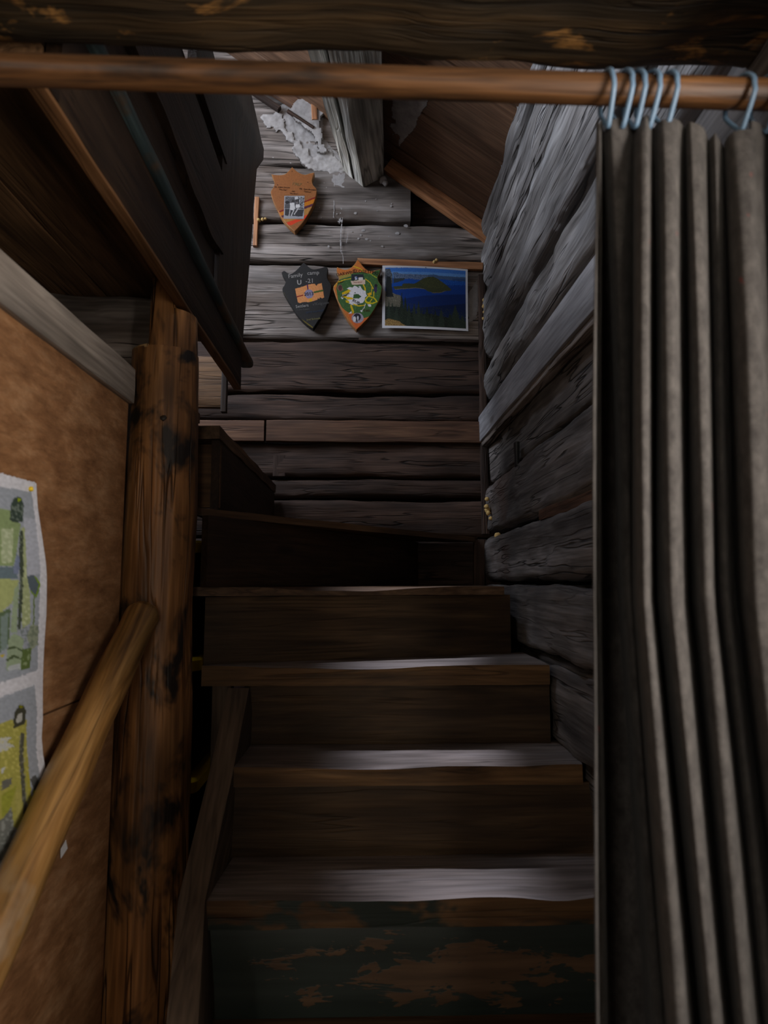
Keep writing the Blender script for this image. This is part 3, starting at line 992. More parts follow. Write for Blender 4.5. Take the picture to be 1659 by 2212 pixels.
# broad end slab with a live edge, standing at the far end of the guard
edge = [(740, 524), (650, 532), (560, 540), (500, 545), (430, 549), (365, 555), (345, 569), (322, 570), (300, 564), (260, 556), (225, 548), (195, 541), (150, 534)]
yl = atX(470, 600, XF).y
vs, fs = [], []
for (py, px) in edge:
    p = atX(px, py, XF + .004)
    if py < 365:
        p = atY(px, py, min(p.y, 2.36))
    q = V3((XF - .02, yl, min(p.z, EZ + 1.42 + .25 * (p.z - EZ - 1.42))))
    vs += [q, V3((q.x + .024, q.y, q.z)), p + V3((.0, 0, 0)), p + V3((-.024, 0, 0))]
for i in range(len(edge) - 1):
    for j in range(4):
        a_, b_ = i * 4 + j, i * 4 + (j + 1) % 4
        fs.append((a_, b_, b_ + 4, a_ + 4))
fs += [(0, 1, 2, 3), tuple((len(edge) - 1) * 4 + j for j in range(4))]
mk('end_slab', vs, fs, 'dark_plank', xaxis=(0, 0, 1), zhint=(1, 0, 0), smooth=30, parent=guard)
# header boards over the side flight, seen below the fascia
yh = 2.33
hdr = empty('stair_header', atY(460, 860, yh), label='brown header board behind the post, under the dark guard wall', cat='header board')
pA, pB = atY(487, 892, yh), atY(487, 770, yh)
timber('board', (-1.5, yh + .012, (pA.z + .02 + pB.z) / 2), (pA.x, yh + .012, (pA.z + .02 + pB.z) / 2), .022, pB.z - pA.z - .02, 'brown_plank', r=.002, seg=20, parent=hdr)
timber('edge_strip', (pA.x - .004, yh - .006, pA.z), (pA.x - .004, yh - .006, pB.z), .02, .03, 'dark_plank', up=(0, 1, 0), r=.002, seg=8, parent=hdr)

# ================================================================== staircase
stair = empty('staircase', (0.05, 1.3, 0), label='steep winding wooden staircase with worn treads rising to the left', cat='staircase')


def dip(*cs):
    return lambda u: sum(d * math.exp(-((u - c) / w) ** 2) for c, d, w in cs)


def X_at(px, Y):
    return atY(px, 1300, Y).x


Y1, Y2, Y3, Y4r = 1.29, 1.46, 1.63, 1.86
Z1, Z2, Z3, Z4, Z5, Z6 = atY(442, 1946, Y1).z, atY(505, 1657, Y2).z, atY(800, 1437, Y3).z, EZ - .012, EZ + .185, EZ + .40
# straight treads below
XRt = XR + .03
xl1, xl2, xl3 = atY(442, 1946, Y1).x, atY(505, 1657, Y2).x, atY(436, 1437, Y3).x
slab('tread', [(xl1 + .005, 1.145, Z1 - .222), (XRt, 1.145, Z1 - .222), (XRt, 1.36, Z1 - .222), (xl1 + .005, 1.36, Z1 - .222)], .045, 'tread_brown', parent=stair)
slab('tread', [(xl1 + .005, 1.0, Z1 - .45), (XRt, 1.0, Z1 - .45), (XRt, 1.2, Z1 - .45), (xl1 + .005, 1.2, Z1 - .45)], .045, 'tread_brown', parent=stair)
slab('tread', [(xl1, Y1, Z1), (XRt, Y1, Z1), (XRt, Y2 + .04, Z1), (xl1 + .015, Y2 + .04, Z1)], .052, 'tread_wood', front='nosing_green', wear=dip((.80, .009, .08), (.4, .005, .2)), parent=stair)
slab('tread', [(xl2, Y2, Z2), (atY(1258, 1655, Y2).x, Y2, Z2), (XRt - .01, Y3 + .05, Z2), (xl2, Y3 + .05, Z2)], .042, 'tread_wood', front='nosing_brown', wear=dip((.38, .008, .2), (.8, .003, .1)), parent=stair)
slab('tread', [(xl3, Y3, Z3), (atY(1187, 1437, Y3).x, Y3, Z3), (.46, Y4r + .06, Z3), (xl3, Y3 + .05, Z3)], .049, 'tread_wood', front='nosing_brown', wear=dip((.45, .010, .2), (.2, .004, .08)), parent=stair)
# winders
T4 = [(-.44, Y3 + .01, Z4), (atY(1089, 1268, Y4r).x, Y4r, Z4), (.47, YB - .03, Z4), (-.40, 1.95, Z4)]
slab('tread', T4, .0225, 'tread_brown', wear=dip((.52, .011, .16), (.33, .006, .1)), seg=20, parent=stair)
y5l = atZ(432, 1097, Z5).y
y5r = atZ(928, 1166, Z5).y
y5r = min(y5r, YB - .03)
d5 = (atY(928, 1166, y5r) - atZ(432, 1097, Z5))
p5l = atZ(420, 1096, Z5)
p5r = V3((atY(1032, 1166, YB - .035).x, YB - .035, Z5))
pm5 = atZ(920, 1164, Z5)
slab('tread', [p5l, p5r, V3((p5r.x, YB - .03, Z5)), V3((p5l.x, YB - .03, Z5))], .019, 'tread_brown', xaxis=(p5r - p5l), rough=.0015, seg=20, parent=stair)
# step 6: first of the flight to the left
X6 = atZ(475, 920, Z6).x
y6 = atZ(475, 920, Z6).y
slab('tread', [(X6, y6, Z6), (X6 + .004, YB - .04, Z6), (X6 - .26, YB - .04, Z6), (X6 - .26, y6, Z6)], .034, 'tread_brown', xaxis=(0, 1, 0), rough=.004, seg=20, parent=stair)
slab('tread', [(X6 - .22, 1.70, Z6 + .2), (X6 - .22, 2.29, Z6 + .2), (X6 - .46, 2.29, Z6 + .2), (X6 - .46, 1.70, Z6 + .2)], .034, 'tread_brown', xaxis=(0, 1, 0), parent=stair)
slab('tread', [(X6 - .42, 1.70, Z6 + .4), (X6 - .42, 2.29, Z6 + .4), (X6 - 1.3, 2.29, Z6 + .4), (X6 - 1.3, 1.70, Z6 + .4)], .034, 'tread_brown', xaxis=(0, 1, 0), parent=stair)
# the same steps' risers
def riser(A, B, z0, z1, mat, th=.02, **kw):
    A, B = V3((A[0], A[1], (z0 + z1) / 2)), V3((B[0], B[1], (z0 + z1) / 2))
    return timber('riser', A, B, th, z1 - z0, mat, r=.0015, seg=24, rough=.0006, wav=.001, parent=stair, **kw)


riser((xl1 + .004, 1.19), (XRt, 1.19), Z1 - .45, Z1 - .267, 'riser_dark')
riser((xl1 + .002, Y1 + .035), (XRt, Y1 + .035), Z1 - .222, Z1 - .053, 'riser_green_worn')
riser((xl2 - .01, Y2 + .03), (XRt, Y2 + .03), Z1, Z2 - .043, 'riser_wood')
riser((atY(525, 1500, Y3).x, Y3 + .03), (atY(1187, 1500, Y3 + .02).x, Y3 + .03), Z2, Z3 - .050, 'riser_wood')
riser((xl3 - .005, Y3 + .035), (atY(1101, 1350, Y4r + .02).x, Y4r + .03), Z3 - .02, Z4 - .0235, 'riser_wood')
e5 = (p5r - p5l).normalized()
riser((atZ(441, 1112, Z5 - .02).x, atZ(441, 1112, Z5 - .02).y + .012), (pm5.x, pm5.y + .012), Z4, Z5 - .020, 'riser_dark')
riser((X6 - .012, y6 + .012), (X6 - .010, YB - .045), Z5, Z6 - .035, 'riser_dark')
riser((X6 - .24, 1.71), (X6 - .24, 2.28), Z6, Z6 + .165, 'riser_dark')
riser((X6 - .44, 1.71), (X6 - .44, 2.28), Z6 + .2, Z6 + .365, 'riser_dark')
# side panel of the upper flight, facing the room
timber('side_panel', (X6 - .70, y6 + .03, (Z5 + Z6) / 2 - .02), (X6 - .002, y6 + .03, (Z5 + Z6) / 2 - .02), .018, Z6 - Z5 - .05, 'brown_plank', r=.0015, seg=20, parent=stair)
# left stringer: two inch board under the straight steps, slightly bowed
S = [(538, 1486, 1.60), (503, 1668, 1.452), (443, 1946, 1.279), (428, 2212, 1.115), (425, 2900, .93)]
rings = []
for (px, py, yy) in S:
    p = atY(px, py, yy)
    if py == 2900:
        p = V3((rings[-1][0].x - .0, yy, 0.02))
    w = .050
    nrm = V3((0, .62, -.78))
    rings.append([p, p + nrm * .16, p + nrm * .16 + V3((-w, 0, 0)), p + V3((-w, 0, 0))])
fine = []
for A, B in zip(rings, rings[1:]):
    for s_ in range(8):
        t = s_ / 8
        fine.append([a_ * (1 - t) + b_ * t for a_, b_ in zip(A, B)])
fine.append(rings[-1])
loft('stringer', fine, 'stringer_wood', xaxis=(rings[0][0] - rings[3][0]), zhint=(0, -1, 0), smooth=30, parent=stair)
# wall stringer on the right
rings = []
for (yy, zz) in [(1.70, Z3 - .02), (1.47, Z2 - .0), (1.30, Z1 + .0), (1.14, Z1 - .21), (.98, .02)]:
    p = V3((XR - .003, yy, zz))
    nrm = V3((0, .62, -.78))
    rings.append([p, p + nrm * .1, p + nrm * .1 + V3((.03, 0, 0)), p + V3((.03, 0, 0))])
loft('stringer', rings, 'stringer_wood', xaxis=(0, .6, .8), zhint=(0, -1, 0), smooth=30, parent=stair)
# prop under the wide third tread
timber('prop', (atY(480, 1560, 1.70).x, 1.70, 0), (atY(480, 1560, 1.70).x, 1.70, Z3 - .05), .048, .04, 'stringer_wood', up=(0, 1, 0), r=.003, seg=16, parent=stair)

# ================================================================== handrail
hr = [V3((-.468, 1.40, EZ - .062)), V3((-.472, 1.33, EZ - .118)), V3((-.480, 1.19, EZ - .240)), V3((-.481, 1.05, EZ - .352)), V3((-.481, .88, EZ - .478)), V3((-.482, .62, EZ - .66)), V3((-.475, .34, EZ - .85))]
hp = []
for i in range(len(hr) - 1):
    p0, p1, p2, p3 = hr[max(0, i - 1)], hr[i], hr[i + 1], hr[min(len(hr) - 1, i + 2)]
    for s_ in range(8):
        t = s_ / 8
        hp.append(.5 * ((2 * p1) + (p2 - p0) * t + (2 * p0 - 5 * p1 + 4 * p2 - p3) * t * t + (3 * p1 - p0 - 3 * p2 + p3) * t ** 3))
hp.append(hr[-1])
rail = tube('handrail', hp, lambda t: .0345 * (1 + .03 * math.sin(t * 31)) * (1 if t > .03 else .86), 'rail_wood', sides=20, xaxis=(hr[0] - hr[-1]), label='smooth yellow brown pole handrail running up to the log post', cat='handrail')

# ================================================================== curtain, rod and rings
YR = .62
rz = lambda x: EZ + .5208 - .0101 * (x + .375) / .797
rodp = [V3((x, YR, rz(x))) for x in [-.53 + 1.03 * i / 40 for i in range(41)]]
rings = []
for p in rodp:
    rings.append([p + V3((0, .0152 * math.cos(a_), .0152 * math.sin(a_))) for a_ in [2 * math.pi * q / 24 for q in range(24)]])
rod = loft('curtain_rod', rings, 'rod_wood', xaxis=(1, 0, 0), smooth=60, label='brown wooden curtain rod across the stair opening', cat='curtain rod')

timber('bracket', (-.515, YR, EZ + .472), (-.515, YR, rz(-.515) - .014), .03, .04, 'batten_wood', up=(0, 1, 0), r=.003, seg=6, parent=rod)
folds = [  # px at top, middle, bottom of the frame; y depth at top and below
    (1289, 1284, 1290, .735, .720), (1291, 1289, 1297, .76, .80), (1297, 1304, 1318, .80, .90), (1306, 1338, 1392, .80, .90), (1326, 1358, 1424, .735, .79), (1368, 1368, 1436, .80, .82), (1392, 1396, 1466, .725, .69),
    (1411, 1421, 1508, .80, .87), (1442, 1456, 1546, .72, .69), (1478, 1495, 1578, .80, .89), (1500, 1528, 1612, .73, .695), (1532, 1551, 1646, .79, .83), (1545, 1571, 1668, .75, .735),
    (1560, 1592, 1692, .80, .87), (1604, 1645, 1750, .72, .68), (1652, 1705, 1790, .79, .84), (1680, 1735, 1812, .735, .71)]


def interp(tab, u):
    i = min(int(u), len(tab) - 2)
    t = u - i
    return tab[i] * (1 - t) + tab[i + 1] * t


def fold_depth(tab, u):
    i = min(int(u), len(tab) - 2)
    t = u - i
    a0, a1 = tab[i], tab[i + 1]
    g = t ** 3.0 if a0 < a1 else 1 - (1 - t) ** 3.0
    return a0 + (a1 - a0) * g


NU, NV = 260, 70
sheets = []
ztop0, zbot = EZ + .480, .06
for side in (0, 1):
    for jv in range(NV + 1):
        v = jv / NV
        for iu in range(NU + 1):
            u = iu / NU * (len(folds) - 1)
            sag = .006 * (1 - math.cos(u * 2 * math.pi / 2.0)) * .5
            xtop_l = interp([f[0] for f in folds], u)
            hump = .006 * noise.noise(V3((u * .7, 2, 0)))
            ztop = ztop0 - sag * .5 + hump - .014 * max(0, min(1, (u - 9.5) / 2)) * (1 if u < 14.4 else 0)
            z = ztop + (zbot - ztop) * v ** 1.05
            # fraction down the frame
            fy = proj((.3, YR, z))[1]
            s_ = (fy - 260) / (2212 - 260)
            a_, b_, c_ = interp([f[0] for f in folds], u), interp([f[1] for f in folds], u), interp([f[2] for f in folds], u)
            if s_ < .53:
                px = a_ + (b_ - a_) * (max(0, s_) / .53)
            else:
                px = b_ + (c_ - b_) * (min(s_, 1.35) - .53) / .47
            d0, d1 = .745 + .18 * (fold_depth([f[3] for f in folds], u) - .745), fold_depth([f[4] for f in folds], u)
            y = d0 + (d1 - d0) * min(1, max(0, s_) * 4) ** .7
            y = YR + (y - .745) * (.9 if y > .745 else .6)
            x = atY(px, fy, y).x
            x += .002 * noise.noise(V3((u * 1.3, z * 3, 0)))
            y += .004 * noise.noise(V3((u * 1.1, z * 2.5, 5)))
            sheets.append(V3((min(x, XR - .03), y + (.004 if side else 0), z)))
W_ = NU + 1
N_ = W_ * (NV + 1)
fs = []
for jv in range(NV):
    for iu in range(NU):
        a_ = jv * W_ + iu
        fs.append((a_, a_ + 1, a_ + 1 + W_, a_ + W_))
        fs.append((N_ + a_ + W_, N_ + a_ + 1 + W_, N_ + a_ + 1, N_ + a_))
for jv in range(NV):
    a_ = jv * W_
    fs.append((a_, a_ + W_, N_ + a_ + W_, N_ + a_))
    b_ = jv * W_ + NU
    fs.append((b_, N_ + b_, N_ + b_ + W_, b_ + W_))
for iu in range(NU):
    fs.append((iu, N_ + iu, N_ + iu + 1, iu + 1))
    a_ = NV * W_ + iu
    fs.append((a_, a_ + 1, N_ + a_ + 1, N_ + a_))
mk('curtain', sheets, fs, 'wool', xaxis=(1, 0, 0), smooth=70, label='grey brown wool curtain drawn aside on the right in deep folds', cat='curtain')


def ring_pts(x, tilt):
    zc_ = rz(x)
    pts = []
    for q in range(28):
        a_ = 2 * math.pi * q / 28
        yy = .021 * math.sin(a_)
        zz = .030 * math.cos(a_) - .0115
        if zz < -.012:
            yy *= max(.25, 1 - (-.012 - zz) / .042)
        pts.append(V3((x + tilt * yy * 1.2 + tilt * .012 * (1 if zz < 0 else 0), YR + yy, zc_ + zz)))
    return pts


rx = [(1310, .02), (1345, -.12), (1372, -.1), (1402, -.14), (1439, -.12), (1600, -.15), (1655, -.14)]
where = ['leftmost', 'second', 'third', 'fourth', 'fifth', 'sixth', 'rightmost']
for (px, tl), w_ in zip(rx, where):
    x = atY(px, 200, YR).x
    tube('curtain_ring', ring_pts(x, tl), .0021, 'ring_plastic', sides=8, closed=True, flat=1.35, smooth=60,
         label=('%s blue curtain ring on the wooden rod' % w_) if w_ in ('leftmost', 'rightmost') else ('%s blue curtain ring from the left on the wooden rod' % w_), cat='curtain ring', group='blue rings on the curtain rod')

# ================================================================== totes under the stair
def tote(zb_, h, label):
    e = empty('storage_tote', (-.80, 2.05, zb_), label=label, cat='storage box', group='stack of yellow lidded totes under the stair')
    x0, x1, y0, y1 = -1.12, -.452, 1.80, 2.22

    def ringr(ins, z, r=.03):
        w, d = (x1 - x0) - 2 * ins, (y1 - y0) - 2 * ins
        return [V3(((x0 + x1) / 2 + a_, (y0 + y1) / 2 + b_, z)) for a_, b_ in rrect(w, d, r, 0, 4)]
    loft('body', [ringr(.03, zb_), ringr(.012, zb_ + h - .04), ringr(.004, zb_ + h - .04), ringr(.004, zb_ + h - .03)], 'black_plastic', smooth=40, parent=e)
    loft('lid', [ringr(-.004, zb_ + h - .036), ringr(-.004, zb_ + h - .008), ringr(.004, zb_ + h - .002), ringr(.02, zb_ + h - .002), ringr(.024, zb_ + h - .008)], 'yellow_plastic', smooth=40, parent=e)
    return e


lids = [atY(430, 1164, 1.80).z, atY(430, 1419, 1.80).z, atY(430, 1683, 1.80).z]
hs = [lids[0] - lids[1], lids[1] - lids[2]]
tote(lids[1] - .002, hs[0], 'topmost yellow lidded black tote stacked behind the post')
tote(lids[2] - .002, hs[1], 'middle yellow lidded black tote stacked behind the post')
tote(lids[2] - hs[1] - .002, hs[1], 'lower yellow lidded black tote behind the post, beside the stair stringer')
zb4 = lids[2] - hs[1] - .002
tote(0.0, zb4 + .002, 'bottommost tote of the stack, hidden behind the post foot')

# ================================================================== prints and plaques
def col3(c):
    return srgb(*c)[:3]


def paint(X, Y, base, shapes, jit=.8, seed=0.0, freq=.35):
    """Colours for a print: polygons, discs and strokes painted in order over a base; coordinates in photo pixels."""
    nz1 = np.array([noise.noise(V3((x * freq, y * freq, seed))) for x, y in zip(X.ravel(), Y.ravel())]).reshape(X.shape)
    nz2 = np.array([noise.noise(V3((x * freq, y * freq, seed + 9.3))) for x, y in zip(X.ravel(), Y.ravel())]).reshape(X.shape)
    Xj, Yj = X + jit * nz1, Y + jit * nz2
    C = np.ones(X.shape + (4,), np.float32)
    C[..., :3] = col3(base)
    for sh in shapes:
        kd, c = sh[0], np.array(col3(sh[1]))
        if kd == 'poly':
            m = inside(Xj, Yj, sh[2])
        elif kd == 'disc':
            cx, cy, a_, b_ = sh[2]
            m = ((Xj - cx) / a_) ** 2 + ((Yj - cy) / b_) ** 2 < 1
        elif kd == 'line':
            w, pts = sh[2], sh[3]
            m = np.zeros(X.shape, bool)
            for (x1, y1), (x2, y2) in zip(pts, pts[1:]):
                dx, dy = x2 - x1, y2 - y1
                t = np.clip(((Xj - x1) * dx + (Yj - y1) * dy) / (dx * dx + dy * dy + 1e-9), 0, 1)
                m |= np.hypot(Xj - x1 - t * dx, Yj - y1 - t * dy) < w
        elif kd == 'mottle':
            m = inside(Xj, Yj, sh[2]) & ((nz1 * .6 + nz2 * .6) > sh[3])
        C[m, :3] = c if kd != 'mottle' else C[m, :3] * .45 + c * .55
    tone = 1 + .16 * nz1 + .10 * nz2
    C[..., :3] = np.clip(C[..., :3] * tone[..., None], 0, 1)
    return C


def grid_print(name, X, Y, place, C, mat, mask=None, **kw):
    ny, nx = X.shape
    vs = [place(X[j, i], Y[j, i]) for j in range(ny) for i in range(nx)]
    fs = []
    for j in range(ny - 1):
        for i in range(nx - 1):
            if mask is None or (mask[j, i] and mask[j + 1, i] and mask[j, i + 1] and mask[j + 1, i + 1]):
                a_ = j * nx + i
                fs.append((a_, a_ + 1, a_ + 1 + nx, a_ + nx))
    o = mk(name, vs, fs, mat, smooth=0, colors=C.reshape(-1, 4), **kw)
    me = o.data
    bm = bmesh.new()
    bm.from_mesh(me)
    bmesh.ops.delete(bm, geom=[v for v in bm.verts if not v.link_faces], context='VERTS')
    bm.to_mesh(me)
    bm.free()
    return o


def mg(x0, x1, y0, y1, st):
    return np.meshgrid(np.linspace(x0, x1, int((x1 - x0) / st) + 1), np.linspace(y0, y1, int((y1 - y0) / st) + 1))


def text(s, px, py, size, y, mat, parent, rot=0.0, shear=0.0, bold=0.0, name='lettering', align='CENTER'):
    cu = bpy.data.curves.new(name, 'FONT')
    cu.body = s
    cu.size = size * YB / 1400 * 1.35
    cu.align_x = align
    cu.align_y = 'CENTER'
    cu.shear = shear
    cu.offset = bold
    cu.extrude = .0002
    cu.resolution_u = 2
    t = bpy.data.objects.new('tmp', cu)
    COL.objects.link(t)
    bpy.context.view_layer.update()
    me = bpy.data.meshes.new_from_object(t.evaluated_get(bpy.context.evaluated_depsgraph_get()))
    bpy.data.objects.remove(t, do_unlink=True)
    me.name = name
    me.materials.clear()
    me.materials.append(MAT[mat])
    o = bpy.data.objects.new(name, me)
    COL.objects.link(o)
    p = atY(px, py, y)
    M = Matrix.Translation(p) @ Matrix.Rotation(math.radians(90), 4, 'X') @ Matrix.Rotation(math.radians(rot), 4, 'Z')
    o.matrix_world = M
    WM[o.name] = M
    return put(o, parent=parent)


def plaque(name, outline, yface, mat, mat_side, th, label):
    """Shield-shaped board: outline in photo pixels at its front face."""
    c = V3((0, 0, 0))
    fr = [atY(x, y, yface) for x, y in outline]
    bk = [V3((p.x, yface + th, p.z)) for p in fr]
    n = len(fr)
    cen = sum(fr, V3()) / n
    e = empty(name, (cen.x, yface + th, cen.z), label=label, cat='plaque')
    fr2 = [V3((cen.x + (p.x - cen.x) * .985, yface - .0, cen.z + (p.z - cen.z) * .985)) for p in fr]
    fr1 = [V3((p.x, yface + .0015, p.z)) for p in fr]
    vs = fr2 + fr1 + bk
    fs = [tuple(range(n))] + [(i, (i + 1) % n, n + (i + 1) % n, n + i) for i in range(n)] + [(n + i, n + (i + 1) % n, 2 * n + (i + 1) % n, 2 * n + i) for i in range(n)] + [tuple(2 * n + i for i in range(n))]
    mk('board', vs, fs, mat, xaxis=(0, 0, 1), zhint=(0, -1, 0), smooth=0, parent=e)
    return e


def smooth_outline(keys, corners, n=6):
    """Catmull-Rom through key points, kept sharp at listed corners."""
    out = []
    m = len(keys)
    for i in range(m):
        p0, p1, p2, p3 = keys[i - 1], keys[i], keys[(i + 1) % m], keys[(i + 2) % m]
        if i in corners:
            p0 = p1
        if (i + 1) % m in corners:
            p3 = p2
        for s_ in range(n):
            t = s_ / n
            out.append(tuple(.5 * ((2 * p1[q]) + (p2[q] - p0[q]) * t + (2 * p0[q] - 5 * p1[q] + 4 * p2[q] - p3[q]) * t * t + (3 * p1[q] - p0[q] - 3 * p2[q] + p3[q]) * t ** 3) for q in (0, 1)))
    return out


def z2p(x0, y0, sc):        # from zoomed crop coordinates to photo pixels
    return lambda pts: [(x0 + a_ / sc, y0 + b_ / sc) for a_, b_ in pts]


# ---- plaque 1: bare wood, striped point, black and white photograph
q1 = z2p(575, 350, 1659 / 130)
kp = q1([(715, 135), (830, 240), (950, 315), (1080, 345), (1200, 310), (1330, 285), (1290, 400), (1262, 520), (1300, 640), (1390, 760), (1360, 1000), (1250, 1280), (1090, 1560), (930, 1770), (785, 1915), (600, 1750), (430, 1540), (310, 1310), (190, 1060), (125, 850), (150, 760), (200, 690), (225, 590), (200, 460), (145, 335), (300, 355), (450, 350), (560, 300)])
ol1 = smooth_outline(kp, {0, 5, 14, 24}, 4)
y1f = YB - .046
P1 = plaque('shield_plaque', ol1, y1f, 'plaque_wood', 'plaque_wood', .03, 'orange wooden shield plaque with a black and white photograph and striped point')
X, Y = mg(582, 688, 360, 502, .55)
sh = [('poly', (118, 18, 8), q1([(290, 1375), (480, 1305), (1060, 1080), (1400, 940), (1400, 985), (1060, 1115), (480, 1345), (290, 1420)])),
      ('poly', (176, 104, 10), q1([(300, 1420), (500, 1345), (1060, 1115), (1400, 985), (1400, 1100), (1040, 1235), (500, 1450), (300, 1520)])),
      ('poly', (76, 30, 46), q1([(300, 1520), (500, 1450), (1040, 1235), (1400, 1100), (1400, 1170), (1030, 1305), (500, 1510), (300, 1590)])),
      ('poly', (160, 110, 50), q1([(400, 1570), (500, 1515), (1030, 1310), (1400, 1175), (1400, 1350), (1000, 1540), (560, 1650), (400, 1690)])),
      ('poly', (196, 52, 14), q1([(560, 1670), (800, 1590), (1010, 1590), (1060, 1480), (1180, 1430), (1180, 1500), (1010, 1600), (850, 1660), (700, 1740), (620, 1740)])),
      ('poly', (120, 74, 34), q1([(500, 905), (1070, 895), (1060, 960), (490, 960)])),
      ('disc', (60, 28, 10), tuple(q1([(312, 628)])[0]) + (1.3, 1.2)), ('disc', (60, 28, 10), tuple(q1([(1150, 560)])[0]) + (1.0, 1.2)), ('disc', (100, 58, 16), tuple(q1([(718, 255)])[0]) + (1.6, 2.0))]
C = paint(X, Y, (138, 84, 42), sh, .5, 1.0)
grid_print('painting', X, Y, lambda a_, b_: atY(a_, b_, y1f - .0006), C, 'plaque_paint', sdist(X, Y, np.array(ol1)) > .8, parent=P1)
X, Y = mg(613.5, 657, 423, 472.5, .5)
ph = [('poly', (72, 70, 72), q1([(520, 950), (1045, 960), (1040, 1300), (510, 1280)])), ('mottle', (128, 126, 128), q1([(520, 950), (760, 950), (720, 1150), (520, 1200)]), .12),
      ('poly', (176, 174, 176), q1([(770, 960), (900, 960), (900, 1010), (780, 1040)])), ('mottle', (200, 198, 200), q1([(890, 960), (1045, 960), (1040, 1270), (900, 1250)]), -.05),
      ('line', (34, 33, 35), .8, q1([(890, 960), (905, 1240)])), ('line', (40, 39, 41), .7, q1([(950, 960), (960, 1240)])), ('line', (40, 39, 41), .6, q1([(1010, 960), (1000, 1240)])),
      ('poly', (44, 43, 45), q1([(520, 1290), (1040, 1310), (1010, 1500), (520, 1490)])), ('poly', (142, 140, 142), q1([(500, 1470), (760, 1490), (1010, 1500), (1010, 1570), (490, 1560)])),
      ('poly', (190, 186, 184), q1([(650, 1130), (770, 1120), (800, 1270), (760, 1330), (640, 1320), (660, 1240)])), ('disc', (46, 42, 42), tuple(q1([(735, 1080)])[0]) + (3.0, 3.2)),
      ('disc', (96, 90, 88), tuple(q1([(845, 1100)])[0]) + (2.8, 4.0)), ('poly', (196, 192, 190), q1([(810, 1170), (910, 1160), (930, 1250), (820, 1270)])), ('disc', (50, 46, 46), tuple(q1([(840, 1070)])[0]) + (2.8, 2.2)),
      ('line', (168, 164, 162), 1.2, q1([(770, 1310), (700, 1470)])), ('line', (172, 168, 166), 1.1, q1([(880, 1280), (780, 1440)])), ('line', (150, 146, 144), 1.1, q1([(660, 1310), (640, 1480)])),
      ('disc', (28, 27, 28), tuple(q1([(580, 1110)])[0]) + (5.0, 3.0))]
C = paint(X, Y, (150, 148, 150), ph, .9, 4.0, .6)
grid_print('photograph', X, Y, lambda a_, b_: atY(a_ + (b_ - 448) * -.03, b_, y1f - .0012), C, 'print', parent=P1)
yt = y1f - .0014
for s, x, y, sz, rot, m in [('1967', 640, 398, 8, -8, 'ink_faint'), ('Mr. Adam Sawyer', 609.5, 404.5, 3.6, -1, 'ink_brown'), ('"The Hat"', 610.5, 410, 3.5, -5, 'ink_brown'),
                            ('Milf', 633, 413.5, 3.4, 0, 'ink_brown'), ('"The Boss"', 634, 418.3, 3.2, -1, 'ink_brown'), ('Mr. Sean Bowlers', 664.5, 409, 3.9, -4, 'ink_brown'), ('"Tarbox"', 664, 414.3, 3.6, -4, 'ink_brown')]:
    text(s, x, y, sz, yt, m, P1, rot=rot, shear=.2)

# ---- plaque 2: black with chalk lettering
q2 = z2p(600, 560, 1659 / 120)
kp = q2([(770, 95), (860, 170), (960, 255), (1080, 305), (1250, 270), (1440, 225), (1500, 300), (1480, 450), (1500, 600), (1590, 740), (1600, 870), (1540, 1150), (1420, 1480), (1250, 1780), (1050, 2085), (800, 1900), (560, 1640), (380, 1360), (230, 1120), (135, 910), (200, 770), (235, 660), (190, 560), (130, 450), (120, 390), (190, 345), (270, 400), (400, 430), (560, 320), (700, 170)])
ol2 = smooth_outline(kp, {0, 14}, 4)
y2f = YB - .036
P2 = plaque('shield_plaque', ol2, y2f, 'plaque_black', 'plaque_black', .028, 'black shield plaque with chalk lettering and a tan map patch')
X, Y = mg(606, 718, 565, 712, .55)
sh = [('poly', (96, 82, 20), q2([(150, 960), (190, 1000), (420, 1440), (640, 1730), (1050, 2020), (1045, 2110), (760, 1880), (540, 1640), (330, 1310), (140, 960)])),
      ('poly', (196, 128, 74), q2([(520, 880), (640, 845), (760, 815), (880, 765), (1020, 735), (1110, 730), (1150, 800), (1190, 745), (1310, 715), (1345, 900), (1385, 1140), (1320, 1175), (1270, 1130), (1230, 1190), (1200, 1150), (1180, 1210), (1040, 1255), (920, 1285), (780, 1275), (660, 1310), (600, 1280), (560, 1100)])),
      ('line', (120, 14, 14), 1.2, q2([(575, 1120), (750, 1075)])), ('line', (72, 24, 70), 1.4, q2([(880, 765), (905, 910)])), ('line', (64, 84, 28), 1.9, q2([(1100, 985), (1335, 935)])),
      ('disc', (190, 140, 16), tuple(q2([(985, 1215)])[0]) + (3.2, 3.6)), ('disc', (124, 116, 140), tuple(q2([(935, 1035)])[0]) + (10, 9.6))]
C = paint(X, Y, (32, 30, 29), sh, .5, 2.0)
grid_print('painting', X, Y, lambda a_, b_: atY(a_, b_, y2f - .0006), C, 'plaque_paint', sdist(X, Y, np.array(ol2)) > .8, parent=P2)
yt = y2f - .0012
for s, x, y, sz, rot, m, bo in [('Family', 638, 595.5, 9.5, 9, 'chalk', .0), ('camp', 676.5, 589.5, 9.5, 5, 'chalk', .0), ('U', 646.5, 610.5, 11, 3, 'chalk', .0008), ('-21', 669, 607, 10.5, 3, 'chalk', .0),
                                ('2013', 667, 635, 8, 7, 'ink_black', .0), ('Settlers', 652.5, 661, 7, 8, 'chalk', .0), ("v'Kidguest", 693, 655.5, 6.5, 8, 'chalk_dim', .0),
                                ('Luke Lewis', 655, 668.5, 4.6, 6, 'chalk_dim', .0), ('Jerry marshall', 680, 672.5, 5.2, 8, 'chalk_blue', .0), ('Joel Schwalt', 677, 689, 4.6, 8, 'chalk_yellow', .0)]:
    text(s, x, y, sz, yt, m, P2, rot=rot, bold=bo)

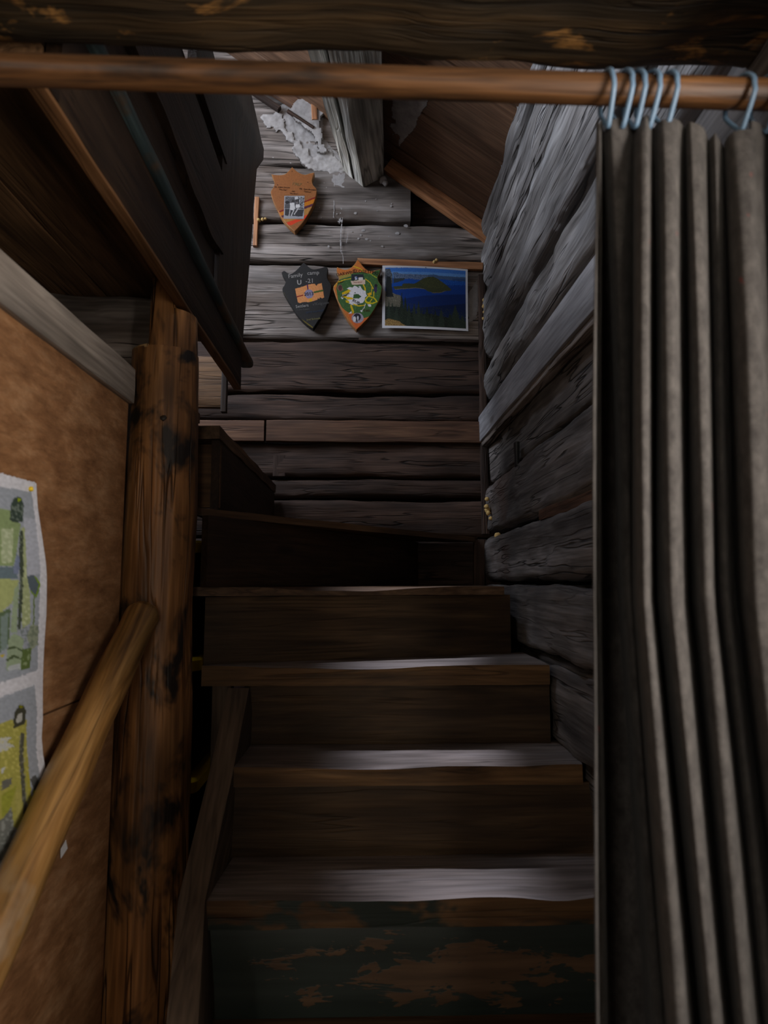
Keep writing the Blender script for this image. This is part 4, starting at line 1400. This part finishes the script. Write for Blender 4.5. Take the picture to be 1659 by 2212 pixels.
# ---- plaque 3: green and orange painted
q3 = z2p(715, 555, 1609 / 120)
kp = q3([(770, 60), (850, 160), (930, 270), (1020, 355), (1150, 400), (1290, 385), (1440, 350), (1410, 480), (1360, 580), (1380, 700), (1460, 830), (1480, 920), (1420, 1200), (1260, 1520), (1060, 1800), (735, 2120), (530, 1890), (360, 1620), (220, 1330), (110, 1050), (70, 870), (160, 740), (225, 640), (220, 540), (160, 400), (175, 290), (300, 340), (420, 365), (560, 320), (680, 210)])
ol3 = smooth_outline(kp, {0, 6, 15, 25}, 4)
y3f = YB - .038
P3 = plaque('shield_plaque', ol3, y3f, 'plaque_wood', 'plaque_wood', .03, 'green and orange painted shield plaque with a white and yellow design')
X, Y = mg(719, 829, 557, 716, .55)
gr, yl_, wh = (58, 92, 46), (196, 164, 20), (206, 200, 200)
sh = [('poly', gr, q3([(230, 660), (420, 600), (620, 480), (900, 430), (1150, 500), (1300, 390), (1460, 330), (1500, 900), (1380, 1300), (1150, 1700), (960, 1780), (700, 1640), (480, 1600), (330, 1480), (210, 1280), (150, 900)])),
      ('mottle', (84, 118, 62), q3([(230, 660), (1400, 400), (1480, 900), (1200, 1600), (480, 1600), (210, 1280)]), .25), ('mottle', (40, 66, 38), q3([(230, 660), (1400, 400), (1480, 900), (1200, 1600), (480, 1600), (210, 1280)]), .42),
      ('poly', (150, 132, 60), q3([(230, 560), (580, 470), (580, 560), (240, 650)])),
      ('line', yl_, .9, q3([(90, 860), (180, 740), (400, 660), (570, 630)])), ('line', yl_, 1.0, q3([(650, 270), (830, 330), (950, 430)])), ('line', (150, 160, 40), .9, q3([(1130, 480), (1320, 600)])), ('line', yl_, .9, q3([(1000, 640), (1130, 740), (1220, 920)])),
      ('line', yl_, 1.4, q3([(930, 790), (985, 900), (990, 960)])), ('line', yl_, .8, q3([(1180, 900), (1170, 1030)])), ('line', yl_, .8, q3([(1245, 1000), (1235, 1160)])),
      ('poly', wh, q3([(460, 910), (550, 870), (620, 890), (680, 830), (760, 860), (850, 840), (870, 880), (930, 970), (1010, 980), (1020, 1090), (1045, 1130), (985, 1170), (980, 1240), (920, 1330), (850, 1340), (780, 1370), (640, 1400), (520, 1350), (470, 1240), (430, 1220), (450, 1130), (500, 1060), (560, 980)])),
      ('poly', yl_, q3([(310, 1040), (520, 940), (580, 990), (480, 1060), (330, 1100)])), ('poly', (210, 170, 20), q3([(330, 1130), (430, 1140), (640, 1190), (640, 1230), (470, 1240), (440, 1200), (330, 1150)])), ('poly', yl_, q3([(420, 1250), (520, 1270), (540, 1340), (440, 1320)])),
      ('poly', wh, q3([(270, 1180), (360, 1180), (340, 1230)])), ('line', wh, .8, q3([(300, 1180), (350, 1100), (470, 1080)])),
      ('poly', (52, 84, 40), q3([(660, 1080), (790, 1070), (880, 1150), (800, 1210), (640, 1200)])), ('disc', (38, 60, 32), tuple(q3([(695, 1040)])[0]) + (1.6, 1.2)), ('poly', (46, 70, 40), q3([(720, 845), (840, 870), (800, 890)])),
      ('poly', (214, 160, 18), q3([(1040, 1060), (1170, 1020), (1180, 1080), (1100, 1140), (1080, 1110)])), ('line', (198, 176, 20), 1.3, q3([(1080, 1140), (1000, 1230), (1010, 1290), (1080, 1330), (1200, 1350), (1330, 1290), (1250, 1190), (1100, 1140)])), ('line', (198, 176, 20), .9, q3([(1190, 1220), (1120, 1310)])), ('line', (198, 176, 20), 2.0, q3([(1010, 1300), (1120, 1350)])),
      ('poly', wh, q3([(1050, 1370), (1160, 1380), (1165, 1440), (1090, 1440)])), ('line', wh, .5, q3([(1000, 1360), (960, 1480), (900, 1540)])), ('poly', wh, q3([(850, 1540), (920, 1540), (900, 1600), (860, 1590)])),
      ('line', yl_, 2.0, q3([(580, 1410), (640, 1580)])), ('poly', yl_, q3([(600, 1600), (680, 1590), (640, 1640)])), ('line', yl_, 1.2, q3([(650, 1370), (800, 1420), (970, 1400)])), ('poly', wh, q3([(510, 1640), (600, 1570), (600, 1640)])),
      ('poly', (34, 36, 44), q3([(600, 510), (940, 500), (960, 640), (590, 690)])), ('poly', (190, 186, 196), q3([(690, 580), (740, 570), (760, 650), (700, 670)])), ('poly', (84, 108, 150), q3([(700, 600), (760, 570), (770, 640)])), ('poly', (206, 196, 190), q3([(790, 600), (920, 590), (930, 660), (800, 680)])), ('poly', (196, 170, 150), q3([(570, 700), (990, 660), (990, 790), (610, 810)])), ('line', (130, 60, 50), .6, q3([(660, 740), (900, 730)])),
      ('poly', (120, 84, 66), q3([(190, 830), (300, 800), (360, 960), (260, 1000), (180, 930)])), ('disc', (72, 44, 42), tuple(q3([(270, 900)])[0]) + (4, 6)), ('disc', (54, 44, 74), tuple(q3([(1290, 930)])[0]) + (3.6, 8)), ('disc', (30, 28, 34), tuple(q3([(1300, 830)])[0]) + (3.2, 3.4)),
      ('poly', (196, 96, 46), q3([(500, 1690), (620, 1640), (960, 1770), (1040, 1780), (735, 2120)])), ('disc', (150, 140, 150), tuple(q3([(770, 1770)])[0]) + (13, 11)), ('disc', (36, 32, 44), tuple(q3([(760, 1740)])[0]) + (8, 8)), ('disc', (206, 200, 200), tuple(q3([(680, 1800)])[0]) + (3.2, 6)), ('disc', (196, 190, 196), tuple(q3([(775, 1770)])[0]) + (2, 5)), ('line', (24, 24, 28), 1.2, q3([(730, 1720), (750, 1880)]))]
C = paint(X, Y, (188, 106, 46), sh, .6, 6.0)
grid_print('painting', X, Y, lambda a_, b_: atY(a_, b_, y3f - .0006), C, 'plaque_paint', sdist(X, Y, np.array(ol3)) > .8, parent=P3)
yt = y3f - .0012
for s, x, y, sz, rot, m in [('DARWINS', 747.5, 590.5, 7.2, 12, 'ink_black'), ('CLOSET', 780, 586.5, 8, -3, 'ink_black'), ('1992', 807.5, 589.5, 8, -14, 'ink_black'), ('RUB', 769, 652, 7, -28, 'ink_black'), ('Adam', 735.5, 609.5, 4.6, 16, 'ink_brown'), ('ADAM', 746, 637, 5, 24, 'ink_brown'), ('Tito', 791.5, 671, 7, 12, 'ink_brown')]:
    text(s, x, y, sz, yt, m, P3, rot=rot)

# ---- lake print
q4 = z2p(815, 560, 1659 / 210)
LP = [(826, 574.5), (912, 573.5), (1010, 582.5), (1011.5, 716.5), (920, 710), (825, 708.5)]
yLf = YB - .022


def lake_place(a_, b_):
    # the sheet's own outline: top edge falls to the right, lower right corner hangs
    u, v = (a_ - 826) / 184.5, (b_ - 574) / 134.5
    top = 574.5 + 8.2 * u * u
    bot = 708.5 + 8.0 * u ** 1.6
    p = atY(826 + (-1 + 2.5 * u) * v * .6 + 184 * u, top + (bot - top) * v, yLf)
    curl = .006 * (v ** 4) * u + .004 * (1 - v) ** 6
    return V3((p.x, yLf - curl, p.z))


inv = []
X, Y = mg(826, 1010.5, 574, 708.5, .8)
def q4n(pts):               # zoom crop -> flat sheet coordinates
    o = []
    for a_, b_ in q4(pts):
        u = (a_ - 826) / 184.5
        top, bot = 574.5 + 8.2 * u * u, 708.5 + 8.0 * max(u, 0) ** 1.6
        o.append((a_, 574 + (b_ - top) / (bot - top) * 134.5))
    return o
rt = random.Random(3)
sky = [('poly', (60, 112, 188), q4n([(135, 150), (820, 155), (1510, 205), (1510, 330), (135, 330)])), ('poly', (92, 140, 198), q4n([(135, 215), (820, 225), (1510, 265), (1510, 330), (135, 330)]))]
lake = [('poly', (16, 70, 150), q4n([(135, 330), (1510, 330), (1510, 1200), (135, 1140)])), ('poly', (10, 52, 122), q4n([(135, 480), (1510, 440), (1510, 1200), (135, 1140)])), ('poly', (6, 36, 92), q4n([(300, 700), (800, 620), (1510, 600), (1510, 1200), (300, 1140)])), ('poly', (5, 26, 66), q4n([(500, 850), (1510, 760), (1510, 1200), (500, 1140)])),
        ('mottle', (40, 96, 170), q4n([(960, 380), (1510, 370), (1510, 470), (1100, 460)]), .15)]
rim = [('poly', (66, 88, 120), q4n([(270, 230), (330, 225), (420, 255), (560, 255), (700, 265), (860, 268), (960, 265), (1100, 290), (1280, 300), (1510, 312), (1510, 385), (1200, 355), (1050, 340), (700, 355), (560, 325), (420, 355), (280, 405)])),
       ('mottle', (132, 142, 160), q4n([(270, 230), (560, 255), (860, 268), (860, 340), (700, 355), (420, 330), (280, 380)]), .0), ('mottle', (38, 58, 94), q4n([(270, 230), (560, 255), (960, 265), (1510, 312), (1510, 385), (1050, 340), (700, 355), (280, 405)]), .28), ('poly', (44, 70, 112), q4n([(1280, 330), (1510, 340), (1510, 385), (1280, 365)])),
       ('poly', (46, 56, 62), q4n([(280, 330), (480, 325), (440, 365), (280, 410)]))]
isl = [('poly', (58, 62, 38), q4n([(270, 465), (420, 455), (440, 415), (640, 415), (700, 380), (790, 330), (880, 300), (960, 300), (1040, 340), (1100, 385), (1180, 440), (1260, 510), (1255, 540), (1160, 545), (1080, 575), (960, 575), (860, 545), (800, 505), (660, 490), (540, 500), (300, 515)])),
       ('mottle', (84, 86, 46), q4n([(700, 380), (880, 300), (1040, 340), (1180, 440), (1100, 500), (860, 480)]), .05), ('mottle', (36, 40, 30), q4n([(640, 415), (880, 300), (1180, 440), (1080, 575), (860, 545)]), .26), ('line', (120, 110, 84), .5, q4n([(300, 514), (540, 498), (660, 488), (820, 508)])), ('line', (110, 100, 74), .5, q4n([(940, 575), (1080, 572), (1160, 540)]))]
fore = [('poly', (70, 76, 84), q4n([(135, 170), (210, 165), (260, 260), (260, 400), (220, 480), (135, 480)])), ('mottle', (120, 124, 130), q4n([(135, 170), (210, 165), (260, 260), (240, 420), (135, 480)]), .1),
        ('poly', (104, 98, 84), q4n([(135, 540), (250, 570), (330, 600), (400, 620), (420, 800), (300, 860), (135, 800)])), ('mottle', (58, 58, 50), q4n([(135, 540), (330, 600), (420, 640), (420, 860), (135, 800)]), .02), ('mottle', (156, 148, 128), q4n([(135, 540), (330, 600), (400, 640), (380, 760), (135, 740)]), .25)]


def fir(cx, top, w, c):
    pts = [(cx, top)]
    lv = 7
    for i in range(lv):
        t = (i + 1) / lv
        pts += [(cx + w * t * rt.uniform(.8, 1.1), top + (1150 - top) * t * .75), (cx + w * t * .6, top + (1150 - top) * t * .75)]
    pts += [(cx + w, 1240), (cx - w, 1240)]
    for i in range(lv - 1, -1, -1):
        t = (i + 1) / lv
        pts += [(cx - w * t * .6, top + (1150 - top) * t * .75), (cx - w * t * rt.uniform(.8, 1.1), top + (1150 - top) * t * .75)]
    return ('poly', c, q4n(pts))


firs = [('poly', (20, 26, 22), q4n([(135, 800), (420, 820), (520, 900), (700, 940), (900, 930), (1100, 980), (1300, 1010), (1510, 1080), (1510, 1210), (135, 1150)]))]
for (cx, top, w) in [(420, 560, 60), (480, 620, 60), (540, 740, 55), (630, 740, 60), (705, 700, 60), (760, 850, 50), (850, 800, 60), (990, 850, 50), (1090, 840, 70), (1330, 780, 110), (1240, 920, 70), (1450, 960, 80), (200, 680, 50), (260, 720, 60), (330, 780, 60), (400, 860, 60), (920, 930, 60), (600, 900, 60), (800, 940, 60)]:
    g = rt.randint(-6, 12)
    firs.append(fir(cx, top, w, (26 + g, 36 + g, 26 + g)))
firs += [('poly', (30, 34, 36), q4n([(165, 290), (230, 300), (262, 560), (280, 640), (150, 640), (150, 420)])), ('mottle', (52, 62, 44), q4n([(150, 700), (1500, 900), (1500, 1200), (150, 1140)]), .24),
         ('poly', (128, 100, 56), q4n([(135, 1040), (200, 1010), (300, 1040), (380, 1060), (440, 1110), (500, 1140), (135, 1140)])), ('mottle', (170, 140, 84), q4n([(135, 1040), (300, 1040), (440, 1110), (500, 1140), (135, 1140)]), .1)]
bord = [('poly', (206, 204, 206), [(820, 565), (1020, 565), (1020, 578.0), (820, 578.0)]), ('poly', (206, 204, 206), [(820, 703.5), (1020, 703.5), (1020, 720), (820, 720)]),
        ('poly', (206, 204, 206), [(820, 560), (832, 560), (832, 720), (820, 720)]), ('poly', (206, 204, 206), [(1005.8, 560), (1020, 560), (1020, 720), (1005.8, 720)])]
C = paint(X, Y, (206, 204, 206), sky + lake + rim + isl + fore + firs, .7, 12.0, .5)
m = np.zeros(X.shape, bool)
for b_ in bord:
    m |= inside(X, Y, b_[2])
C[m, :3] = col3((206, 204, 206))
lake_o = grid_print('lake_print', X, Y, lake_place, C, 'print', label='white bordered landscape photo print of a blue lake with an island', cat='photo print')
sol = lake_o.modifiers.new('sheet', 'SOLIDIFY')
sol.thickness = .0008
sol.offset = 1
p = atY(919.5, 578, yLf - .004)
blob('push_pin', [p], .0026, 'ink_black', 3, label='tiny black pin holding the lake print', cat='pin')

# ---- watercolour sheet on the fibreboard wall (drawn in photo pixels, then laid on the wall plane)
qa = z2p(0, 1020, 553 / 120)
qb = z2p(0, 1480, 632 / 120)
XPp = XL + .004
paper, grey_, g1, g2, g3 = (214, 216, 226), (158, 166, 178), (138, 158, 112), (92, 112, 84), (60, 72, 66)
shp = [('poly', grey_, [(-420, 1010)] + qa([(0, 145), (300, 195), (320, 480), (340, 960), (360, 1520), (370, 1970), (0, 2100)]) + [(-420, 1600)]),
       ('poly', (178, 184, 198), qa([(215, 450), (320, 470), (345, 1010), (235, 1030), (205, 700)])),
       ('poly', g1, [(-300, 1100)] + qa([(0, 370), (90, 375), (180, 520), (110, 930), (0, 935)]) + [(-300, 1230)]), ('poly', (172, 186, 150), qa([(0, 560), (110, 560), (95, 900), (0, 905)])), ('mottle', (196, 204, 178), qa([(0, 560), (110, 560), (95, 900), (0, 905)]), .1),
       ('poly', (104, 122, 132), [(-300, 1230)] + qa([(0, 940), (110, 940), (150, 1060), (0, 1070)]) + [(-300, 1250)]), ('poly', (120, 132, 160), qa([(140, 790), (170, 900), (150, 1020), (100, 1000)])),
       ('poly', (168, 178, 120), [(-300, 1250)] + qa([(0, 1060), (160, 1070), (100, 1300), (0, 1400)]) + [(-300, 1330)]), ('poly', (150, 168, 140), qa([(120, 1160), (160, 1100), (150, 1600), (90, 1600)])),
       ('poly', g2, [(-300, 1330)] + qa([(0, 1400), (90, 1350), (80, 1700), (0, 1800)]) + [(-300, 1420)]), ('poly', (124, 142, 138), qa([(0, 1440), (70, 1400), (60, 1760), (0, 1790)])),
       ('poly', (164, 176, 132), qa([(180, 560), (215, 540), (225, 1000), (260, 1200), (280, 1500), (200, 1560), (190, 1100)])), ('mottle', (196, 204, 170), qa([(180, 560), (225, 1000), (280, 1500), (200, 1560)]), .2),
       ('line', (70, 80, 68), 3.6, qa([(185, 600), (175, 800), (180, 1150), (175, 1550)])), ('mottle', (120, 132, 112), qa([(150, 600), (210, 600), (210, 1600), (150, 1600)]), .25),
       ('poly', (62, 76, 68), qa([(135, 250), (190, 245), (220, 330), (200, 500), (120, 500), (80, 480), (95, 310)])), ('mottle', (132, 146, 136), qa([(100, 300), (210, 330), (195, 490), (95, 480)]), .1), ('disc', (150, 170, 40), tuple(qa([(175, 272)])[0]) + (3.6, 3.8)),
       ('poly', (90, 102, 112), qa([(225, 1030), (290, 1025), (340, 1100), (345, 1190), (310, 1240), (270, 1200)])), ('line', (120, 150, 40), 1.6, qa([(300, 1040), (345, 1110), (320, 1240), (270, 1190)])), ('line', (104, 124, 62), 1.4, qa([(300, 1230), (310, 1520)])),
       ('poly', (150, 160, 140), qa([(280, 1520), (355, 1520), (360, 1720), (300, 1770), (250, 1640)])), ('mottle', (84, 100, 86), qa([(180, 1560), (355, 1520), (360, 1720), (240, 1760)]), .02),
       ('poly', (150, 168, 140), qa([(80, 1650), (130, 1600), (220, 1660), (210, 1960), (50, 1980)])), ('line', (76, 92, 62), 2.0, qa([(70, 1760), (140, 1740), (210, 1780)])), ('line', (76, 92, 62), 2.0, qa([(60, 1870), (130, 1830), (200, 1860)])), ('poly', (186, 194, 200), qa([(80, 1920), (190, 1900), (200, 1960), (70, 1975)])),
       ('poly', (96, 116, 66), qa([(210, 1760), (300, 1750), (290, 1950), (200, 1970)])), ('mottle', (160, 176, 140), qa([(220, 1770), (290, 1760), (280, 1940), (220, 1950)]), .15), ('poly', (196, 176, 30), qa([(0, 1820), (50, 1800), (0, 1860)])),
       # lower drawing
       ('poly', grey_, [(-420, 1640)] + qb([(0, 140), (390, 0), (410, 300), (380, 700), (390, 960), (405, 1150), (250, 1700), (0, 2150)]) + [(-420, 2050)]),
       ('poly', (168, 166, 84), [(-300, 1620)] + qb([(0, 440), (140, 390), (290, 400), (280, 700), (290, 1000), (300, 1200), (180, 1640), (0, 1560)]) + [(-300, 1800)]), ('poly', (196, 200, 196), [(-300, 1650)] + qb([(0, 600), (120, 590), (60, 650), (150, 690), (60, 740), (0, 760)])), ('poly', (196, 200, 200), qb([(0, 950), (60, 920), (20, 990), (0, 1000)])), ('mottle', (196, 190, 110), [(-100, 1560)] + qb([(0, 440), (290, 400), (290, 1000), (0, 1200)]), .22),
       ('poly', (104, 106, 100), qb([(0, 1090), (110, 1050), (100, 1130), (0, 1200)])), ('poly', (150, 156, 62), qb([(0, 1250), (160, 1140), (90, 1400), (40, 1500), (0, 1480)])), ('poly', (112, 116, 112), [(-200, 1800)] + qb([(0, 1530), (100, 1390), (130, 1640), (60, 1900), (0, 2000)])), ('mottle', (160, 166, 162), qb([(0, 1530), (100, 1390), (130, 1640), (0, 2000)]), .1),
       ('line', (84, 86, 76), 4.0, qb([(240, 560), (215, 800), (225, 1150), (240, 1500)])), ('mottle', (128, 130, 118), qb([(200, 560), (260, 560), (260, 1500), (200, 1500)]), .15), ('line', (176, 170, 70), 2.6, qb([(280, 1000), (295, 1300), (240, 1560)])), ('poly', (176, 172, 96), qb([(140, 1200), (200, 1180), (220, 1600), (150, 1680)])),
       ('poly', (66, 68, 56), qb([(200, 235), (255, 225), (290, 300), (270, 440), (145, 495), (150, 330)])), ('poly', (178, 180, 176), qb([(200, 330), (245, 310), (240, 400), (190, 440), (170, 400)])), ('disc', (120, 122, 24), tuple(qb([(230, 245)])[0]) + (5, 4)),
       ('poly', (84, 86, 86), qb([(300, 1070), (360, 1020), (400, 1140), (370, 1200), (330, 1190)])), ('disc', (170, 176, 40), tuple(qb([(345, 1215)])[0]) + (4, 3.6))]
# outline of the sheet on the wall: right edge wavy, curling
yr = [(1035, 74), (1045, 76), (1100, 76), (1180, 82), (1250, 88), (1330, 92), (1420, 92), (1500, 91), (1560, 89), (1600, 84), (1640, 84), (1680, 87), (1720, 88), (1800, 86), (1900, 86), (1990, 86)]


def redge(py):
    for (a_, b_), (c_, d_) in zip(yr, yr[1:]):
        if py <= c_:
            t = max(0, (py - a_) / (c_ - a_))
            return b_ + (d_ - b_) * t
    return yr[-1][1]


Ynear = atX(-420, 1258, XPp).y
Yr0 = atX(86, 1258, XPp).y
ztop_s, zbot_s = atX(72, 1041, XPp).z, EZ - .455
nU, nV = 150, 330
us = np.linspace(0, 1, nU + 1)
vsn = np.linspace(0, 1, nV + 1)
PX = np.zeros((nV + 1, nU + 1))
PYp = np.zeros_like(PX)
pos = {}
for j, v in enumerate(vsn):
    z = ztop_s + (zbot_s - ztop_s) * v
    py_guess = proj((XPp, Yr0, z))[1]
    yr_ = atX(redge(py_guess), py_guess, XPp).y
    for i, u in enumerate(us):
        uu = 1 - (1 - u) ** 1.6
        yy = Ynear + (yr_ - Ynear) * uu
        zz = z - .004 * (1 - u) * (1 - v)
        if j == 0:
            zz += .0022 * noise.noise(V3((yy * 160, 1, 0)))
        lift = .003 + .010 * max(0, uu - .7) / .3 * (.5 + .5 * math.sin(v * 9.0)) * min(1, .15 + v * 4)
        pos[(j, i)] = V3((XPp + lift - .003, yy, zz))
        PX[j, i], PYp[j, i] = proj((XPp, yy, zz))
C = paint(PX, PYp, paper, shp, 1.6, 20.0, .16)
vs = [pos[(j, i)] for j in range(nV + 1) for i in range(nU + 1)]
fs = [(j * (nU + 1) + i, j * (nU + 1) + i + 1, (j + 1) * (nU + 1) + i + 1, (j + 1) * (nU + 1) + i) for j in range(nV) for i in range(nU)]
wc = mk('watercolour_print', vs, fs, 'print', colors=C.reshape(-1, 4), smooth=60, label='white watercolour sheet with green drawings pinned to the fibreboard wall', cat='art print')
sol = wc.modifiers.new('sheet', 'SOLIDIFY')
sol.thickness = .0008
p = atX(67, 1056, XPp + .004)
blob('push_pin', [p], .0045, 'pin_yellow', 6, label='yellow push pin at the corner of the watercolour sheet', cat='pin')
# torn scrap of paper on the panel beside the rail
p = atX(137, 1836, XL + .001)
mk('paper_scrap', [p + V3((.0, -.012, .006)), p + V3((.0, .006, .014)), p + V3((.001, .012, -.002)), p + V3((.0, -.010, -.010)),
                   p + V3((.001, -.012, .006)), p + V3((.001, .006, .014)), p + V3((.002, .012, -.002)), p + V3((.001, -.010, -.010))],
   [(0, 1, 2, 3), (7, 6, 5, 4), (0, 4, 5, 1), (1, 5, 6, 2), (2, 6, 7, 3), (3, 7, 4, 0)], 'paper_white', smooth=0, label='small torn white paper scrap on the lower wall beside the handrail', cat='paper scrap')
